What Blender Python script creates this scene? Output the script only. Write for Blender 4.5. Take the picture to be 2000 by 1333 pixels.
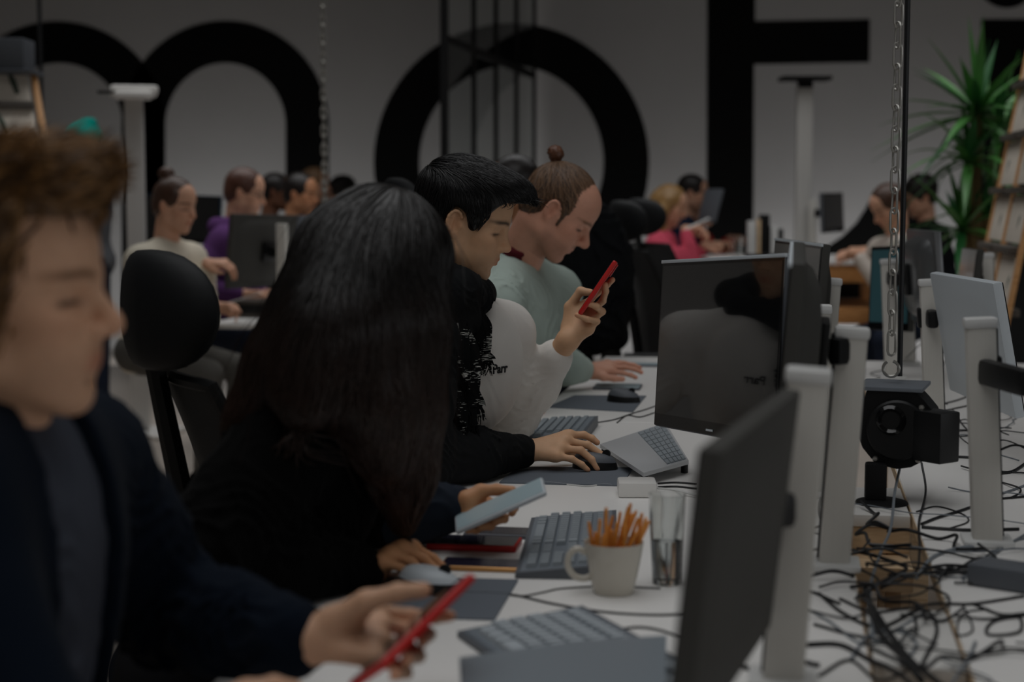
import bpy, bmesh, math, random
import numpy as np
from mathutils import Vector, Matrix, Euler
SC = bpy.context.scene
for _o in list(bpy.data.objects):
    bpy.data.objects.remove(_o)

# ------------------------------------------------------------------ camera, world, light, exposure
F_PX, CX, CY, HOR, VPX, EYE = 3111.0, 1000.0, 666.5, 390.0, 1550.0, 1.34
YAW = math.atan((VPX - CX) / F_PX)
PITCH = math.atan((CY - HOR) / F_PX)
cam_d = bpy.data.cameras.new('camera')
cam = bpy.data.objects.new('camera', cam_d)
SC.collection.objects.link(cam)
cam_d.sensor_width = 36.0
cam_d.lens = F_PX / 2000.0 * 36.0
cam_d.clip_start, cam_d.clip_end = 0.05, 100
cam.location = (0, 0, EYE)
cam.rotation_euler = (math.pi / 2 - PITCH, 0, YAW)
cam_d.dof.use_dof = True
cam_d.dof.focus_distance = 3.47
cam_d.dof.aperture_fstop = 2.6
cam_d.dof.aperture_blades = 0
SC.camera = cam

W = bpy.data.worlds.new('world'); SC.world = W; W.use_nodes = True
W.node_tree.nodes['Background'].inputs[0].default_value = (0.75, 0.85, 1.0, 1)
W.node_tree.nodes['Background'].inputs[1].default_value = 0.02

def area(name, loc, target, sx, sy, power, col=(1, 1, 1), spread=180):
    d = bpy.data.lights.new(name, 'AREA'); d.shape = 'RECTANGLE'; d.size, d.size_y = sx, sy
    d.energy = power; d.color = col; d.spread = math.radians(spread)
    o = bpy.data.objects.new(name, d); SC.collection.objects.link(o)
    o.location = loc
    o.rotation_euler = (Vector(target) - Vector(loc)).to_track_quat('-Z', 'Y').to_euler()
    return o
# daylight through the glazing on the right and roof lights above the rooms, unseen low fills added to grade the back wall
area('window_and_fill_light', (5.3, 0.6, 1.75), (-0.7, 1.6, 1.0), 6.0, 1.7, 27, (0.97, 0.985, 1.0))
area('roof_light_daylight', (-0.8, 2.3, 3.9), (-0.8, 2.3, 0), 3.0, 5.5, 43, (0.985, 0.992, 1.0), 150)
area('window_and_fill_light', (0.6, -2.3, 1.8), (0.0, 2.5, 1.1), 6.0, 1.6, 4.5, (1.0, 0.995, 0.985))  # added fill behind the camera, the front wall has no window
area('roof_light_daylight', (-1.4, 8.5, 3.9), (-1.4, 8.5, 0), 8.5, 3.0, 62, (0.985, 0.992, 1.0), 110)
area('added_wall_fill', (-4.1, 12.0, 0.3), (-4.1, 13.6, 0.5), 3.4, 0.3, 10.6, (0.985, 0.99, 1.0), 150)
area('added_wall_fill', (0.2, 12.0, 0.3), (0.2, 13.6, 0.5), 4.4, 0.3, 12.0, (0.985, 0.99, 1.0), 150)

SC.view_settings.view_transform = 'Standard'
SC.view_settings.look = 'None'
SC.view_settings.gamma = 1
SC.view_settings.exposure = 0.0
SC.view_settings.use_curve_mapping = False
SC.cycles.max_bounces = 6
SC.cycles.caustics_reflective = False
SC.cycles.caustics_refractive = False
SC.cycles.use_denoising = True

# ------------------------------------------------------------------ placing helpers (photo pixel -> point in the room)
CR = np.array([math.cos(YAW), math.sin(YAW), 0.0])
CF = np.array([-math.sin(YAW), math.cos(YAW), 0.0])
CU = np.array([0, 0, 1.0])
C0 = np.array([0, 0, EYE])
def ray(x, y):
    a, b = (x - CX) / F_PX, -(y - CY) / F_PX
    cp, sp = math.cos(PITCH), math.sin(PITCH)
    f, u = cp + b * sp, -sp + b * cp      # forward (horizontal) and up parts
    return CR * a + CF * f + CU * u, f
def pt(x, y, D):                            # point seen at pixel x, y, at horizontal distance D
    r, f = ray(x, y)
    return C0 + r * (D / f)
def on(x, y, z):                            # point seen at pixel x, y, on the level z
    r, f = ray(x, y)
    return C0 + r * ((z - EYE) / r[2])
def onY(x, y, Y):
    r, f = ray(x, y)
    return C0 + r * (Y / r[1])
def dist(p):
    return float(np.dot(np.asarray(p) - C0, CF))
def dirv(yaw=0, pitch=0, up=False):         # 0 = facing right in the photo; + yaw turns towards the camera
    y, p = math.radians(yaw), math.radians(pitch)
    h = math.cos(y) * CR - math.sin(y) * CF
    return h * math.cos(p) + CU * math.sin(p)
def frame(yaw, pitch, roll=0):              # columns: forward, left, up
    f = dirv(yaw, pitch)
    h = dirv(yaw, 0)
    l = np.cross(CU, h); u = np.cross(f, l)
    r = math.radians(roll)
    l2 = l * math.cos(r) + u * math.sin(r); u2 = np.cross(f, l2)
    return np.stack([f, l2, u2], 1)
RNG = random.Random(7)
NR = np.random.default_rng(7)

# ------------------------------------------------------------------ materials
def s2l(c):
    c = c / 255.0
    return c / 12.92 if c <= 0.04045 else ((c + 0.055) / 1.055) ** 2.4
def rgb(r, g, b):
    return (s2l(r), s2l(g), s2l(b), 1)
MATS = {}
def mat(name, col, rough=0.5, metal=0.0, spec=0.5, noise=0.0, nscale=30.0, bump=0.0, bscale=200.0,
        trans=0.0, ior=1.45, coat=0.0, sheen=0.0, attr=False, stretch=None, sss=0.0):
    if name in MATS: return MATS[name]
    m = bpy.data.materials.new(name); m.use_nodes = True
    nt = m.node_tree; b = nt.nodes['Principled BSDF']
    b.inputs['Base Color'].default_value = col
    b.inputs['Roughness'].default_value = rough
    b.inputs['Metallic'].default_value = metal
    b.inputs['Specular IOR Level'].default_value = spec
    b.inputs['Transmission Weight'].default_value = trans
    b.inputs['IOR'].default_value = ior
    b.inputs['Coat Weight'].default_value = coat
    b.inputs['Sheen Weight'].default_value = sheen
    if sss:
        b.inputs['Subsurface Weight'].default_value = sss
        b.inputs['Subsurface Radius'].default_value = (0.012, 0.005, 0.003)
        b.inputs['Subsurface Scale'].default_value = 1.0
    src = None
    if attr:
        a = nt.nodes.new('ShaderNodeAttribute'); a.attribute_name = 'Col'; src = a.outputs['Color']
        nt.links.new(src, b.inputs['Base Color'])
    if noise or bump:
        tc = nt.nodes.new('ShaderNodeTexCoord'); mp = nt.nodes.new('ShaderNodeMapping')
        nt.links.new(tc.outputs['Object'], mp.inputs['Vector'])
        if stretch: mp.inputs['Scale'].default_value = stretch
    if noise:
        n = nt.nodes.new('ShaderNodeTexNoise'); n.inputs['Scale'].default_value = nscale
        n.inputs['Detail'].default_value = 5
        nt.links.new(mp.outputs['Vector'], n.inputs['Vector'])
        mr = nt.nodes.new('ShaderNodeMapRange')
        mr.inputs['From Min'].default_value = 0.25; mr.inputs['From Max'].default_value = 0.75
        mr.inputs['To Min'].default_value = 1 - noise; mr.inputs['To Max'].default_value = 1 + noise
        nt.links.new(n.outputs['Fac'], mr.inputs['Value'])
        mx = nt.nodes.new('ShaderNodeVectorMath'); mx.operation = 'SCALE'
        if src: nt.links.new(src, mx.inputs[0])
        else: mx.inputs[0].default_value = col[:3]
        nt.links.new(mr.outputs['Result'], mx.inputs['Scale'])
        nt.links.new(mx.outputs['Vector'], b.inputs['Base Color'])
    if bump:
        n2 = nt.nodes.new('ShaderNodeTexNoise'); n2.inputs['Scale'].default_value = bscale
        n2.inputs['Detail'].default_value = 3
        nt.links.new(mp.outputs['Vector'], n2.inputs['Vector'])
        bp = nt.nodes.new('ShaderNodeBump'); bp.inputs['Strength'].default_value = bump
        bp.inputs['Distance'].default_value = 0.004
        nt.links.new(n2.outputs['Fac'], bp.inputs['Height'])
        nt.links.new(bp.outputs['Normal'], b.inputs['Normal'])
    MATS[name] = m
    return m
def wood(name, c1, c2, sx=2.0, sy=30.0, sz=30.0, rough=0.5):
    if name in MATS: return MATS[name]
    m = mat(name, c1, rough)
    nt = m.node_tree; b = nt.nodes['Principled BSDF']
    tc = nt.nodes.new('ShaderNodeTexCoord'); mp = nt.nodes.new('ShaderNodeMapping')
    mp.inputs['Scale'].default_value = (sx, sy, sz)
    n = nt.nodes.new('ShaderNodeTexNoise'); n.inputs['Scale'].default_value = 3; n.inputs['Detail'].default_value = 6
    n.inputs['Distortion'].default_value = 0.6
    cr = nt.nodes.new('ShaderNodeValToRGB')
    cr.color_ramp.elements[0].position = 0.35; cr.color_ramp.elements[0].color = c1
    cr.color_ramp.elements[1].position = 0.68; cr.color_ramp.elements[1].color = c2
    nt.links.new(tc.outputs['Object'], mp.inputs['Vector']); nt.links.new(mp.outputs['Vector'], n.inputs['Vector'])
    nt.links.new(n.outputs['Fac'], cr.inputs['Fac']); nt.links.new(cr.outputs['Color'], b.inputs['Base Color'])
    return m

M_WALL = mat('white_painted_wall', rgb(206, 205, 204), 0.75, spec=0.2, noise=0.02, nscale=3)
M_LETTER = mat('black_wall_paint', rgb(22, 22, 22), 0.8, spec=0.1)
M_FLOOR = mat('pale_concrete_floor', rgb(186, 176, 166), 0.35, noise=0.08, nscale=1.5, bump=0.05, bscale=60)
M_CEIL = mat('grey_ceiling', rgb(120, 118, 116), 0.9, spec=0.1)
M_DESK = mat('white_laminate', rgb(238, 236, 233), 0.38, spec=0.4, noise=0.012, nscale=6)
M_PLY = wood('plywood_edge', rgb(228, 206, 176), rgb(208, 180, 144), 2, 40, 40)
M_PINE = wood('pine_wood', rgb(228, 202, 168), rgb(204, 172, 134), 3, 30, 30)
M_OAK = wood('oak_wood', rgb(206, 150, 92), rgb(180, 122, 70), 3, 30, 30)
M_ALU = mat('brushed_aluminium', rgb(206, 203, 196), 0.5, metal=0.12, spec=0.5, noise=0.03, nscale=5, stretch=(80, 80, 1))
M_ALUCAP = mat('pale_plastic_cap', rgb(214, 214, 212), 0.4)
M_BLACK = mat('black_plastic', rgb(14, 15, 16), 0.45, spec=0.4)
M_BLACKM = mat('matte_black_metal', rgb(13, 13, 14), 0.6, spec=0.3)
M_BLACKG = mat('glossy_black_plastic', rgb(14, 14, 15), 0.15, coat=0.3)
M_CHAR = mat('charcoal_plastic', rgb(66, 65, 62), 0.65, spec=0.25, bump=0.05, bscale=900)
M_SCREEN = mat('glossy_dark_screen', rgb(20, 21, 22), 0.06, spec=0.9, coat=0.6)
M_SILVER = mat('silver_plastic', rgb(198, 205, 210), 0.5, metal=0.05)
M_DGREY = mat('dark_grey_plastic', rgb(88, 92, 98), 0.5)
M_KEYB = mat('grey_keyboard_plastic', rgb(118, 126, 134), 0.45)
M_KEYC = mat('light_key_cap', rgb(146, 154, 160), 0.5)
M_KEYSIL = mat('pale_key_cap', rgb(176, 184, 190), 0.5)
M_PAD = mat('grey_mouse_mat', rgb(104, 110, 118), 0.85, spec=0.2, bump=0.1, bscale=900)
M_WHITEP = mat('white_plastic', rgb(226, 224, 220), 0.35)
M_CERAMIC = mat('cream_glazed_ceramic', rgb(196, 190, 178), 0.18, coat=0.3)
M_GLASS = mat('clear_glass', (0.97, 0.99, 0.98, 1), 0.02, trans=1.0, ior=1.45)
M_WATER = mat('water', (0.97, 0.99, 1.0, 1), 0.0, trans=1.0, ior=1.33)
M_RED = mat('red_phone_case', rgb(196, 34, 30), 0.32, coat=0.2)
M_PINK = mat('pink_phone_case', rgb(216, 150, 150), 0.3)
M_GOLD = mat('gold_metal', rgb(200, 150, 96), 0.3, metal=0.7)
M_PHONEF = mat('pale_lit_phone_screen', rgb(176, 196, 202), 0.25)
M_SIGN = mat('dark_phone_screen', rgb(40, 40, 52), 0.08, spec=0.8)
M_CHROME = mat('galvanised_steel', rgb(176, 174, 168), 0.35, metal=0.8)
M_CABLE = mat('black_cable_rubber', rgb(24, 25, 27), 0.45)
M_CABLEG = mat('grey_cable_rubber', rgb(120, 126, 132), 0.45)
M_CABLEB = mat('white_cable_rubber', rgb(206, 206, 204), 0.4)
M_PRETZEL = mat('baked_pretzel', rgb(228, 150, 66), 0.45, noise=0.25, nscale=60)
M_PAPER = mat('white_paper', rgb(226, 226, 224), 0.7)
M_BEIGE = mat('beige_fabric', rgb(206, 184, 148), 0.8)
M_MESHK = mat('black_mesh_fabric', rgb(34, 36, 38), 0.7, bump=0.5, bscale=900)
M_LEATH = mat('black_upholstery', rgb(18, 20, 22), 0.6, spec=0.3, bump=0.15, bscale=600)
M_TEALW = mat('teal_screen', rgb(70, 110, 118), 0.2)

# ------------------------------------------------------------------ mesh helpers
def link(o): SC.collection.objects.link(o); return o
def tag(o, label=None, cat=None, group=None, kind=None):
    if label: o['label'] = label
    if cat: o['category'] = cat
    if group: o['group'] = group
    if kind: o['kind'] = kind
    return o
def mesh_np(name, V, F, m=None, smooth=True, col=None, F2=None):
    """V (n,3), F (k,4) or (k,3) arrays, optional second face array of another corner count."""
    V = np.ascontiguousarray(V, np.float32); me = bpy.data.meshes.new(name)
    parts = [np.ascontiguousarray(f, np.int32) for f in ([F] if F2 is None else [F, F2]) if len(f)]
    nl = sum(f.size for f in parts); nf = sum(len(f) for f in parts)
    me.vertices.add(len(V)); me.vertices.foreach_set('co', V.ravel())
    me.loops.add(nl); me.loops.foreach_set('vertex_index', np.concatenate([f.ravel() for f in parts]))
    st, k = [], 0
    for f in parts:
        st.append(k + np.arange(len(f)) * f.shape[1]); k += f.size
    me.polygons.add(nf); me.polygons.foreach_set('loop_start', np.concatenate(st).astype(np.int32))
    me.polygons.foreach_set('use_smooth', np.full(nf, bool(smooth)))
    me.update(calc_edges=True); me.validate()
    if col is not None:
        a = me.color_attributes.new('Col', 'FLOAT_COLOR', 'POINT')
        c = np.ones((len(V), 4), np.float32); c[:, :3] = col
        a.data.foreach_set('color', c.ravel())
    if m:
        for q in (m if isinstance(m, (list, tuple)) else [m]): me.materials.append(q)
    return me
def place(name, me, parent=None, origin=None):
    o = bpy.data.objects.new(name, me); link(o)
    if parent is not None:
        o.parent = parent
        o.matrix_parent_inverse = Matrix.Identity(4)
        mw = wmat(parent).inverted()
        o.matrix_basis = mw
    return o
WM = {}
def wmat(o):
    if o.parent is not None: return wmat(o.parent) @ o.matrix_parent_inverse @ o.matrix_basis
    return o.matrix_basis.copy()
def thing(name, label, cat, loc, group=None):
    o = bpy.data.objects.new(name, None); link(o); o.location = [float(v) for v in loc]
    o.empty_display_size = 0.05
    return tag(o, label, cat, group)
class MB:
    """Collects shapes; .put() links them as one mesh object."""
    def __init__(s): s.v, s.f, s.sm, s.mi = [], [], [], []
    def add(s, V, F, smooth=False, mi=0):
        n = len(s.v); s.v += [tuple(map(float, p)) for p in V]
        s.f += [tuple(n + i for i in f) for f in F]; s.sm += [smooth] * len(F); s.mi += [mi] * len(F); return s
    def bm(s, b, M=None, smooth=False, mi=0):
        b.verts.index_update()
        V = [(M @ v.co if M else v.co)[:] for v in b.verts]; F = [[v.index for v in f.verts] for f in b.faces]
        b.free(); return s.add(V, F, smooth, mi)
    def box(s, c, size, R=None, bev=0.0, seg=2, mi=0):
        b = bmesh.new(); bmesh.ops.create_cube(b, size=1)
        bmesh.ops.scale(b, vec=[float(q) for q in size], verts=b.verts)
        if bev:
            bmesh.ops.bevel(b, geom=b.edges[:], offset=min(bev, min(size) * 0.49), segments=seg, profile=0.6, affect='EDGES')
        M = Matrix.Translation([float(q) for q in c])
        if R is not None: M = M @ Matrix([[float(R[i][j]) for j in range(3)] for i in range(3)]).to_4x4()
        return s.bm(b, M, bool(bev), mi)
    def hexa(s, P, mi=0):                    # 8 corners: bottom 4 then top 4, same turning sense
        return s.add(P, [(3, 2, 1, 0), (4, 5, 6, 7), (0, 1, 5, 4), (1, 2, 6, 5), (2, 3, 7, 6), (3, 0, 4, 7)], False, mi)
    def tube(s, P, r, n=8, closed=False, mi=0, cap=True):
        P = [np.asarray(p, float) for p in P]; k = len(P); rr = r if hasattr(r, '__len__') else [r] * k
        up = np.array([0.03, 0.06, 1.0]); V = []; prev = None
        for i, p in enumerate(P):
            a = P[(i + 1) % k] if (closed or i < k - 1) else p
            b = P[i - 1] if (closed or i > 0) else p
            t = a - b; t = t / (np.linalg.norm(t) + 1e-9)
            if prev is None:
                x = np.cross(t, up)
                if np.linalg.norm(x) < 0.2: x = np.cross(t, np.array([1.0, 0, 0]))
            else: x = prev - t * np.dot(prev, t)
            x /= np.linalg.norm(x) + 1e-9; prev = x; y = np.cross(t, x)
            for j in range(n):
                an = 2 * math.pi * j / n
                V.append(p + rr[i] * (math.cos(an) * x + math.sin(an) * y))
        Fc = []
        for i in range(k if closed else k - 1):
            for j in range(n):
                a, b2 = i * n + j, i * n + (j + 1) % n; i2 = ((i + 1) % k) * n
                Fc.append((a, b2, i2 + (j + 1) % n, i2 + j))
        if cap and not closed:
            Fc.append(tuple(range(n))[::-1]); Fc.append(tuple((k - 1) * n + j for j in range(n)))
        return s.add(V, Fc, True, mi)
    def lathe(s, prof, c, axis=(0, 0, 1), n=24, mi=0, ang=2 * math.pi, sm=True):
        q = Vector((0, 0, 1)).rotation_difference(Vector([float(a) for a in axis])).to_matrix()
        V = []; full = abs(ang - 2 * math.pi) < 1e-6; m = n if full else n + 1
        for (r, z) in prof:
            for j in range(m):
                a = ang * j / n
                V.append(np.array(q @ Vector((r * math.cos(a), r * math.sin(a), z))) + np.asarray(c, float))
        Fc = []
        for i in range(len(prof) - 1):
            for j in range(n):
                j2 = (j + 1) % m
                Fc.append((i * m + j, i * m + j2, (i + 1) * m + j2, (i + 1) * m + j))
        return s.add(V, Fc, sm, mi)
    def prism(s, poly, o, ux, uy, un, depth, mi=0):   # polygon in plane (o, ux, uy), extruded along un
        o, ux, uy, un = [np.asarray(q, float) for q in (o, ux, uy, un)]
        b = bmesh.new()
        vs = [b.verts.new((o + ux * p[0] + uy * p[1])[:]) for p in poly]
        f = b.faces.new(vs)
        r = bmesh.ops.extrude_face_region(b, geom=[f])
        nv = [e for e in r['geom'] if isinstance(e, bmesh.types.BMVert)]
        bmesh.ops.translate(b, vec=(un * depth)[:], verts=nv)
        bmesh.ops.recalc_face_normals(b, faces=b.faces[:])
        bmesh.ops.triangulate(b, faces=[f2 for f2 in b.faces if len(f2.verts) > 4])
        return s.bm(b, None, False, mi)
    def put(s, name, m, parent=None, at=None):
        """link as an object; at = object origin (world)"""
        me = bpy.data.meshes.new(name)
        off = Vector([float(q) for q in at]) if at is not None else Vector((0, 0, 0))
        me.from_pydata([Vector(p) - off for p in s.v], [], s.f)
        me.polygons.foreach_set('use_smooth', s.sm); me.polygons.foreach_set('material_index', s.mi)
        for q in (m if isinstance(m, (list, tuple)) else [m]): me.materials.append(q)
        bm2 = bmesh.new(); bm2.from_mesh(me); bmesh.ops.recalc_face_normals(bm2, faces=bm2.faces[:]); bm2.to_mesh(me); bm2.free()
        me.update()
        if any(s.sm) and not all(s.sm) or any(s.sm):
            try: me.set_sharp_from_angle(angle=math.radians(42))
            except Exception: pass
        o = bpy.data.objects.new(name, me); link(o)
        if parent is not None:
            o.parent = parent
            o.matrix_basis = wmat(parent).inverted() @ Matrix.Translation(off)
        else:
            o.location = off
        return o
def copy_tree(o, delta=(0, 0, 0), rotz=0.0, label=None, group=None, parent=None):
    c = o.copy(); link(c)
    if parent is None:
        c.location = Vector(o.location) + Vector([float(d) for d in delta])
        if rotz: c.rotation_euler = (o.rotation_euler[0], o.rotation_euler[1], o.rotation_euler[2] + rotz)
        if label: c['label'] = label
        if group: c['group'] = group
    else: c.parent = parent
    for ch in list(o.children): copy_tree(ch, parent=c)
    return c
def arc(c, r, a0, a1, n):
    return [(c[0] + r * math.cos(a0 + (a1 - a0) * i / n), c[1] + r * math.sin(a0 + (a1 - a0) * i / n)) for i in range(n + 1)]
def spline(P, n=10):
    """Catmull-Rom through the points."""
    P = [np.asarray(p, float) for p in P]; out = []
    Q = [2 * P[0] - P[1]] + P + [2 * P[-1] - P[-2]]
    for i in range(1, len(Q) - 2):
        for k in range(n):
            t = k / n; a, b, c, d = Q[i - 1], Q[i], Q[i + 1], Q[i + 2]
            out.append(0.5 * ((2 * b) + (c - a) * t + (2 * a - 5 * b + 4 * c - d) * t * t + (3 * b - a - 3 * c + d) * t ** 3))
    out.append(P[-1]); return out
def rotz(a):
    return np.array([[math.cos(a), -math.sin(a), 0], [math.sin(a), math.cos(a), 0], [0, 0, 1]])
def basis(x, z):                            # orthonormal columns x, y, z from an x axis and a rough z axis
    x = np.asarray(x, float); x = x / np.linalg.norm(x)
    y = np.cross(z, x); y /= np.linalg.norm(y); zz = np.cross(x, y)
    return np.stack([x, y, zz], 1)
# ------------------------------------------------------------------ the room
WY = 13.4
XL, XR, YN, ZC = -7.5, 5.4, -2.5, 4.3
DZ = 0.74
b = MB(); b.box(((XL + XR) / 2, (YN + WY) / 2, -0.05), (XR - XL + 0.4, WY - YN + 0.4, 0.1)); tag(b.put('floor', M_FLOOR), kind='structure')
b = MB(); b.box(((XL + XR) / 2, (YN + WY) / 2, ZC + 0.05), (XR - XL + 0.4, WY - YN + 0.4, 0.1)); tag(b.put('ceiling', M_CEIL), kind='structure')
b = MB(); b.box(((XL + XR) / 2, WY + 0.1, ZC / 2), (XR - XL + 0.4, 0.2, ZC)); tag(b.put('wall_back', M_WALL), kind='structure')
b = MB(); b.box((XL - 0.1, (YN + WY) / 2, ZC / 2), (0.2, WY - YN, ZC)); tag(b.put('wall_left', M_WALL), kind='structure')
b = MB(); b.box(((XL + XR) / 2, YN - 0.1, ZC / 2), (XR - XL + 0.4, 0.2, ZC)); tag(b.put('wall_front', M_WALL), kind='structure')
# right wall with a long strip of glazing
b = MB(); b.box((XR + 0.4, (YN + WY) / 2, 0.45), (0.2, WY - YN, 0.9)); b.box((XR + 0.4, (YN + WY) / 2, 3.65), (0.2, WY - YN, 1.3)); tag(b.put('wall_right', M_WALL), kind='structure')

# giant black lettering painted on the back wall, m o F i and the tail of a letter below
LW = MB()
def wpoly(px):
    P = [onY(x, y, WY) for x, y in px]
    return [(p[0], p[2]) for p in P]
def paint(px):
    LW.prism(wpoly(px), (0, WY - 0.006, 0), (1, 0, 0), (0, 0, 1), (0, 1, 0), 0.0058)
def ell_arc(cx, cy, rx, ry, a0, a1, n=24):
    return [(cx + rx * math.cos(math.radians(a0 + (a1 - a0) * i / n)), cy - ry * math.sin(math.radians(a0 + (a1 - a0) * i / n))) for i in range(n + 1)]
def letter(name, label):
    global LW
    o = tag(LW.put(name, M_LETTER), label, 'wall lettering', 'giant painted letters on the white back wall'); LW = MB(); return o
BOT = 800
# m: stems and two arches
def arch(x0, x1, xi0, xi1, top, itop, ysp, bottom):
    cx, cxi = (x0 + x1) / 2, (xi0 + xi1) / 2
    out = ell_arc(cx, ysp, (x1 - x0) / 2, ysp - top, 180, 0, 40)
    inn = ell_arc(cxi, ysp, (xi1 - xi0) / 2, ysp - itop, 0, 180, 40)
    paint(out + [(x1, bottom), (xi1, bottom)] + inn + [(xi0, bottom), (x0, bottom)])
arch(238, 642, 323, 558, 41, 123, 245, BOT)
arch(-98, 322, -8, 240, 42, 123, 245, BOT)
letter('painted_letter_m', 'huge black letter m with two arches painted on white wall')
# o
out = ell_arc(999, 318, 269, 272, 0, 360, 72)[:-1]; inn = ell_arc(999, 318, 180, 190, 0, 360, 72)[:-1]
for k in range(72):
    j = (k + 1) % 72
    LW.prism(wpoly([out[k], out[j], inn[j], inn[k]]), (0, WY - 0.006, 0), (1, 0, 0), (0, 0, 1), (0, 1, 0), 0.0058)
letter('painted_letter_o', 'huge black round letter o painted on wall behind the two men')
paint([(1382, -200), (1476, -200), (1475, 42), (1699, 38), (1698, 122), (1473, 126), (1470, BOT), (1379, BOT)])
letter('painted_letter_f', 'huge black letter F with one square bar painted on wall')
paint([(1916, 38), (2110, 38), (2110, BOT), (1916, BOT)])
paint(ell_arc(1966, -48, 62, 64, 0, 360, 40)[:-1])
letter('painted_letter_i', 'huge black letter i with round dot behind the tall plant')
paint([(1706, 375), (1732, 375), (1800, 376), (1800, 620), (1500, 620)] + [(1560, 515), (1608, 487), (1645, 462), (1672, 436), (1692, 405)])
letter('painted_letter_tail', 'curved black letter tail low on wall behind bent man')

# steel framed glass partition standing out from the wall
t = thing('glass_partition', 'black steel framed glass partition standing out from the back wall', 'partition', (-2.2, 11.8, 0))
pA, pB = on(868, 75, 2.38), on(1044, 140, 2.38)
pA = pt(868, 75, 10.3); hr = pA[2]
dirp = np.array([0.02, 1, 0]); dirp /= np.linalg.norm(dirp)
def part_at(px):
    r, f = ray(px, 200)     # intersect the vertical plane through pA along dirp
    n = np.array([dirp[1], -dirp[0], 0.0])
    s = np.dot(pA - C0, n) / np.dot(r, n)
    return C0 + r * s
xs = [868, 925, 968, 1008, 1043]
PP = [part_at(x) for x in xs]
for i, p in enumerate(PP):
    w = 0.045 if i == 0 else 0.03
    m_ = MB(); m_.box((p[0], p[1], ZC / 2), (w, 0.05, ZC - 0.002)); m_.put('post', M_BLACKM, t)
a, bq = PP[0], PP[-1]
m_ = MB(); mid = (a + bq) / 2; ln = np.linalg.norm((bq - a)[:2])
RR = basis([bq[0] - a[0], bq[1] - a[1], 0], (0, 0, 1))
m_.box((mid[0], mid[1], hr), (ln, 0.04, 0.05), RR); m_.put('rail', M_BLACKM, t)
m_ = MB(); m_.box((mid[0], mid[1], 0.05), (ln, 0.04, 0.1), RR); m_.put('rail', M_BLACKM, t)
M_PANE = mat('partition_glass', (0.93, 0.97, 0.96, 1), 0.0, trans=1.0, ior=1.1, spec=0.6)
for i in range(4):
    p, q = PP[i], PP[i + 1]; c = (p + q) / 2
    for z0, z1 in ((0.12, hr - 0.03), (hr + 0.03, ZC - 0.05)):
        m_ = MB(); m_.box((c[0], c[1], (z0 + z1) / 2), (np.linalg.norm((q - p)[:2]) - 0.03, 0.008, z1 - z0), RR); m_.put('glass_pane', M_PANE, t)

# white T shaped floor lamps
def floor_lamp(px, ytop, D, wid, label, dark):
    p = pt(px, ytop, D); z = p[2]
    t = thing('floor_lamp', label, 'lamp', (p[0], p[1], 0), 'tall T shaped office floor lamps')
    m_ = MB(); m_.box((p[0], p[1], 0.015), (0.4, 0.4, 0.03), bev=0.01); m_.put('base', M_WHITEP, t)
    m_ = MB(); m_.box((p[0], p[1], z / 2), (0.1, 0.06, z - 0.06), rotz(YAW), bev=0.01); m_.put('pole', mat('pale_grey_lamp_paint', rgb(196, 194, 190), 0.5), t)
    m_ = MB()
    if dark:
        m_.box((p[0], p[1], z), (wid, 0.2, 0.026), rotz(YAW), bev=0.008)
        m_.box((p[0], p[1], z - 0.035), (0.09, 0.09, 0.045), rotz(YAW), bev=0.008)
        m_.put('lamp_head', M_BLACKM, t)
    else:
        m_.box((p[0], p[1], z - 0.03), (wid, 0.34, 0.05), rotz(YAW + 0.25), bev=0.02)
        m_.box((p[0] + 0.04, p[1] - 0.1, z - 0.06), (wid * 0.8, 0.2, 0.04), rotz(YAW + 0.25), bev=0.018)
        m_.put('lamp_head', M_WHITEP, t)
        m_ = MB(); m_.box((p[0] - 0.04, p[1] - 0.15, z - 0.045), (wid * 0.75, 0.1, 0.012), rotz(YAW + 0.2)); m_.put('slot', M_BLACKM, t)
floor_lamp(261, 168, 9.0, 0.26, 'white T shaped floor lamp standing in front of the letter m', False)
floor_lamp(1572, 154, 10.2, 0.315, 'floor lamp with flat black head standing beside the letter F', True)
# ------------------------------------------------------------------ desks
DX0, DX1, DX2, DX3, DYE = -0.706, 0.105, 0.232, 1.045, 6.06
def desk(x0, x1, y0, y1, label, group, plyside):
    t = thing('desk', label, 'desk', ((x0 + x1) / 2, (y0 + y1) / 2, 0), group)
    m_ = MB(); m_.box(((x0 + x1) / 2, (y0 + y1) / 2, DZ - 0.0125), (x1 - x0, y1 - y0 - 0.003, 0.025), bev=0.002, seg=1); m_.put('desktop', M_DESK, t)
    m_ = MB()
    for sx in (x0, x1): m_.box((sx + (0.0008 if sx == x1 else -0.0008), (y0 + y1) / 2, DZ - 0.0135), (0.0015, y1 - y0 - 0.004, 0.021))
    m_.put('edge_band', M_PLY, t)
    for lx in (x0 + (0.45 if plyside else 0.09), x1 - 0.09):
        for ly in (y0 + 0.2, y1 - 0.2):
            m_ = MB(); m_.box((lx, ly, (DZ - 0.025) / 2), (0.045, 0.045, DZ - 0.025), bev=0.004); m_.put('leg', M_PINE, t)
    for ly in (y0 + 0.2, y1 - 0.2):
        m_ = MB(); m_.box(((x0 + (0.45 if plyside else 0.09) + x1 - 0.09) / 2, ly, DZ - 0.065), (x1 - x0 - (0.585 if plyside else 0.225), 0.04, 0.07), bev=0.004); m_.put('crossbar', M_PINE, t)
ys = [0.66, 2.46, 4.26, DYE]
for i, nm in enumerate(('nearest the viewer', 'in the middle of the row', 'at the far end of the row')):
    desk(DX0, DX1, ys[i], ys[i + 1], 'white desk of the seated row, ' + nm, 'white desks in the double row', 1)
    desk(DX2, DX3, ys[i], ys[i + 1], 'white desk across the cable gap, ' + nm, 'white desks in the double row', 0)

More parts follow.
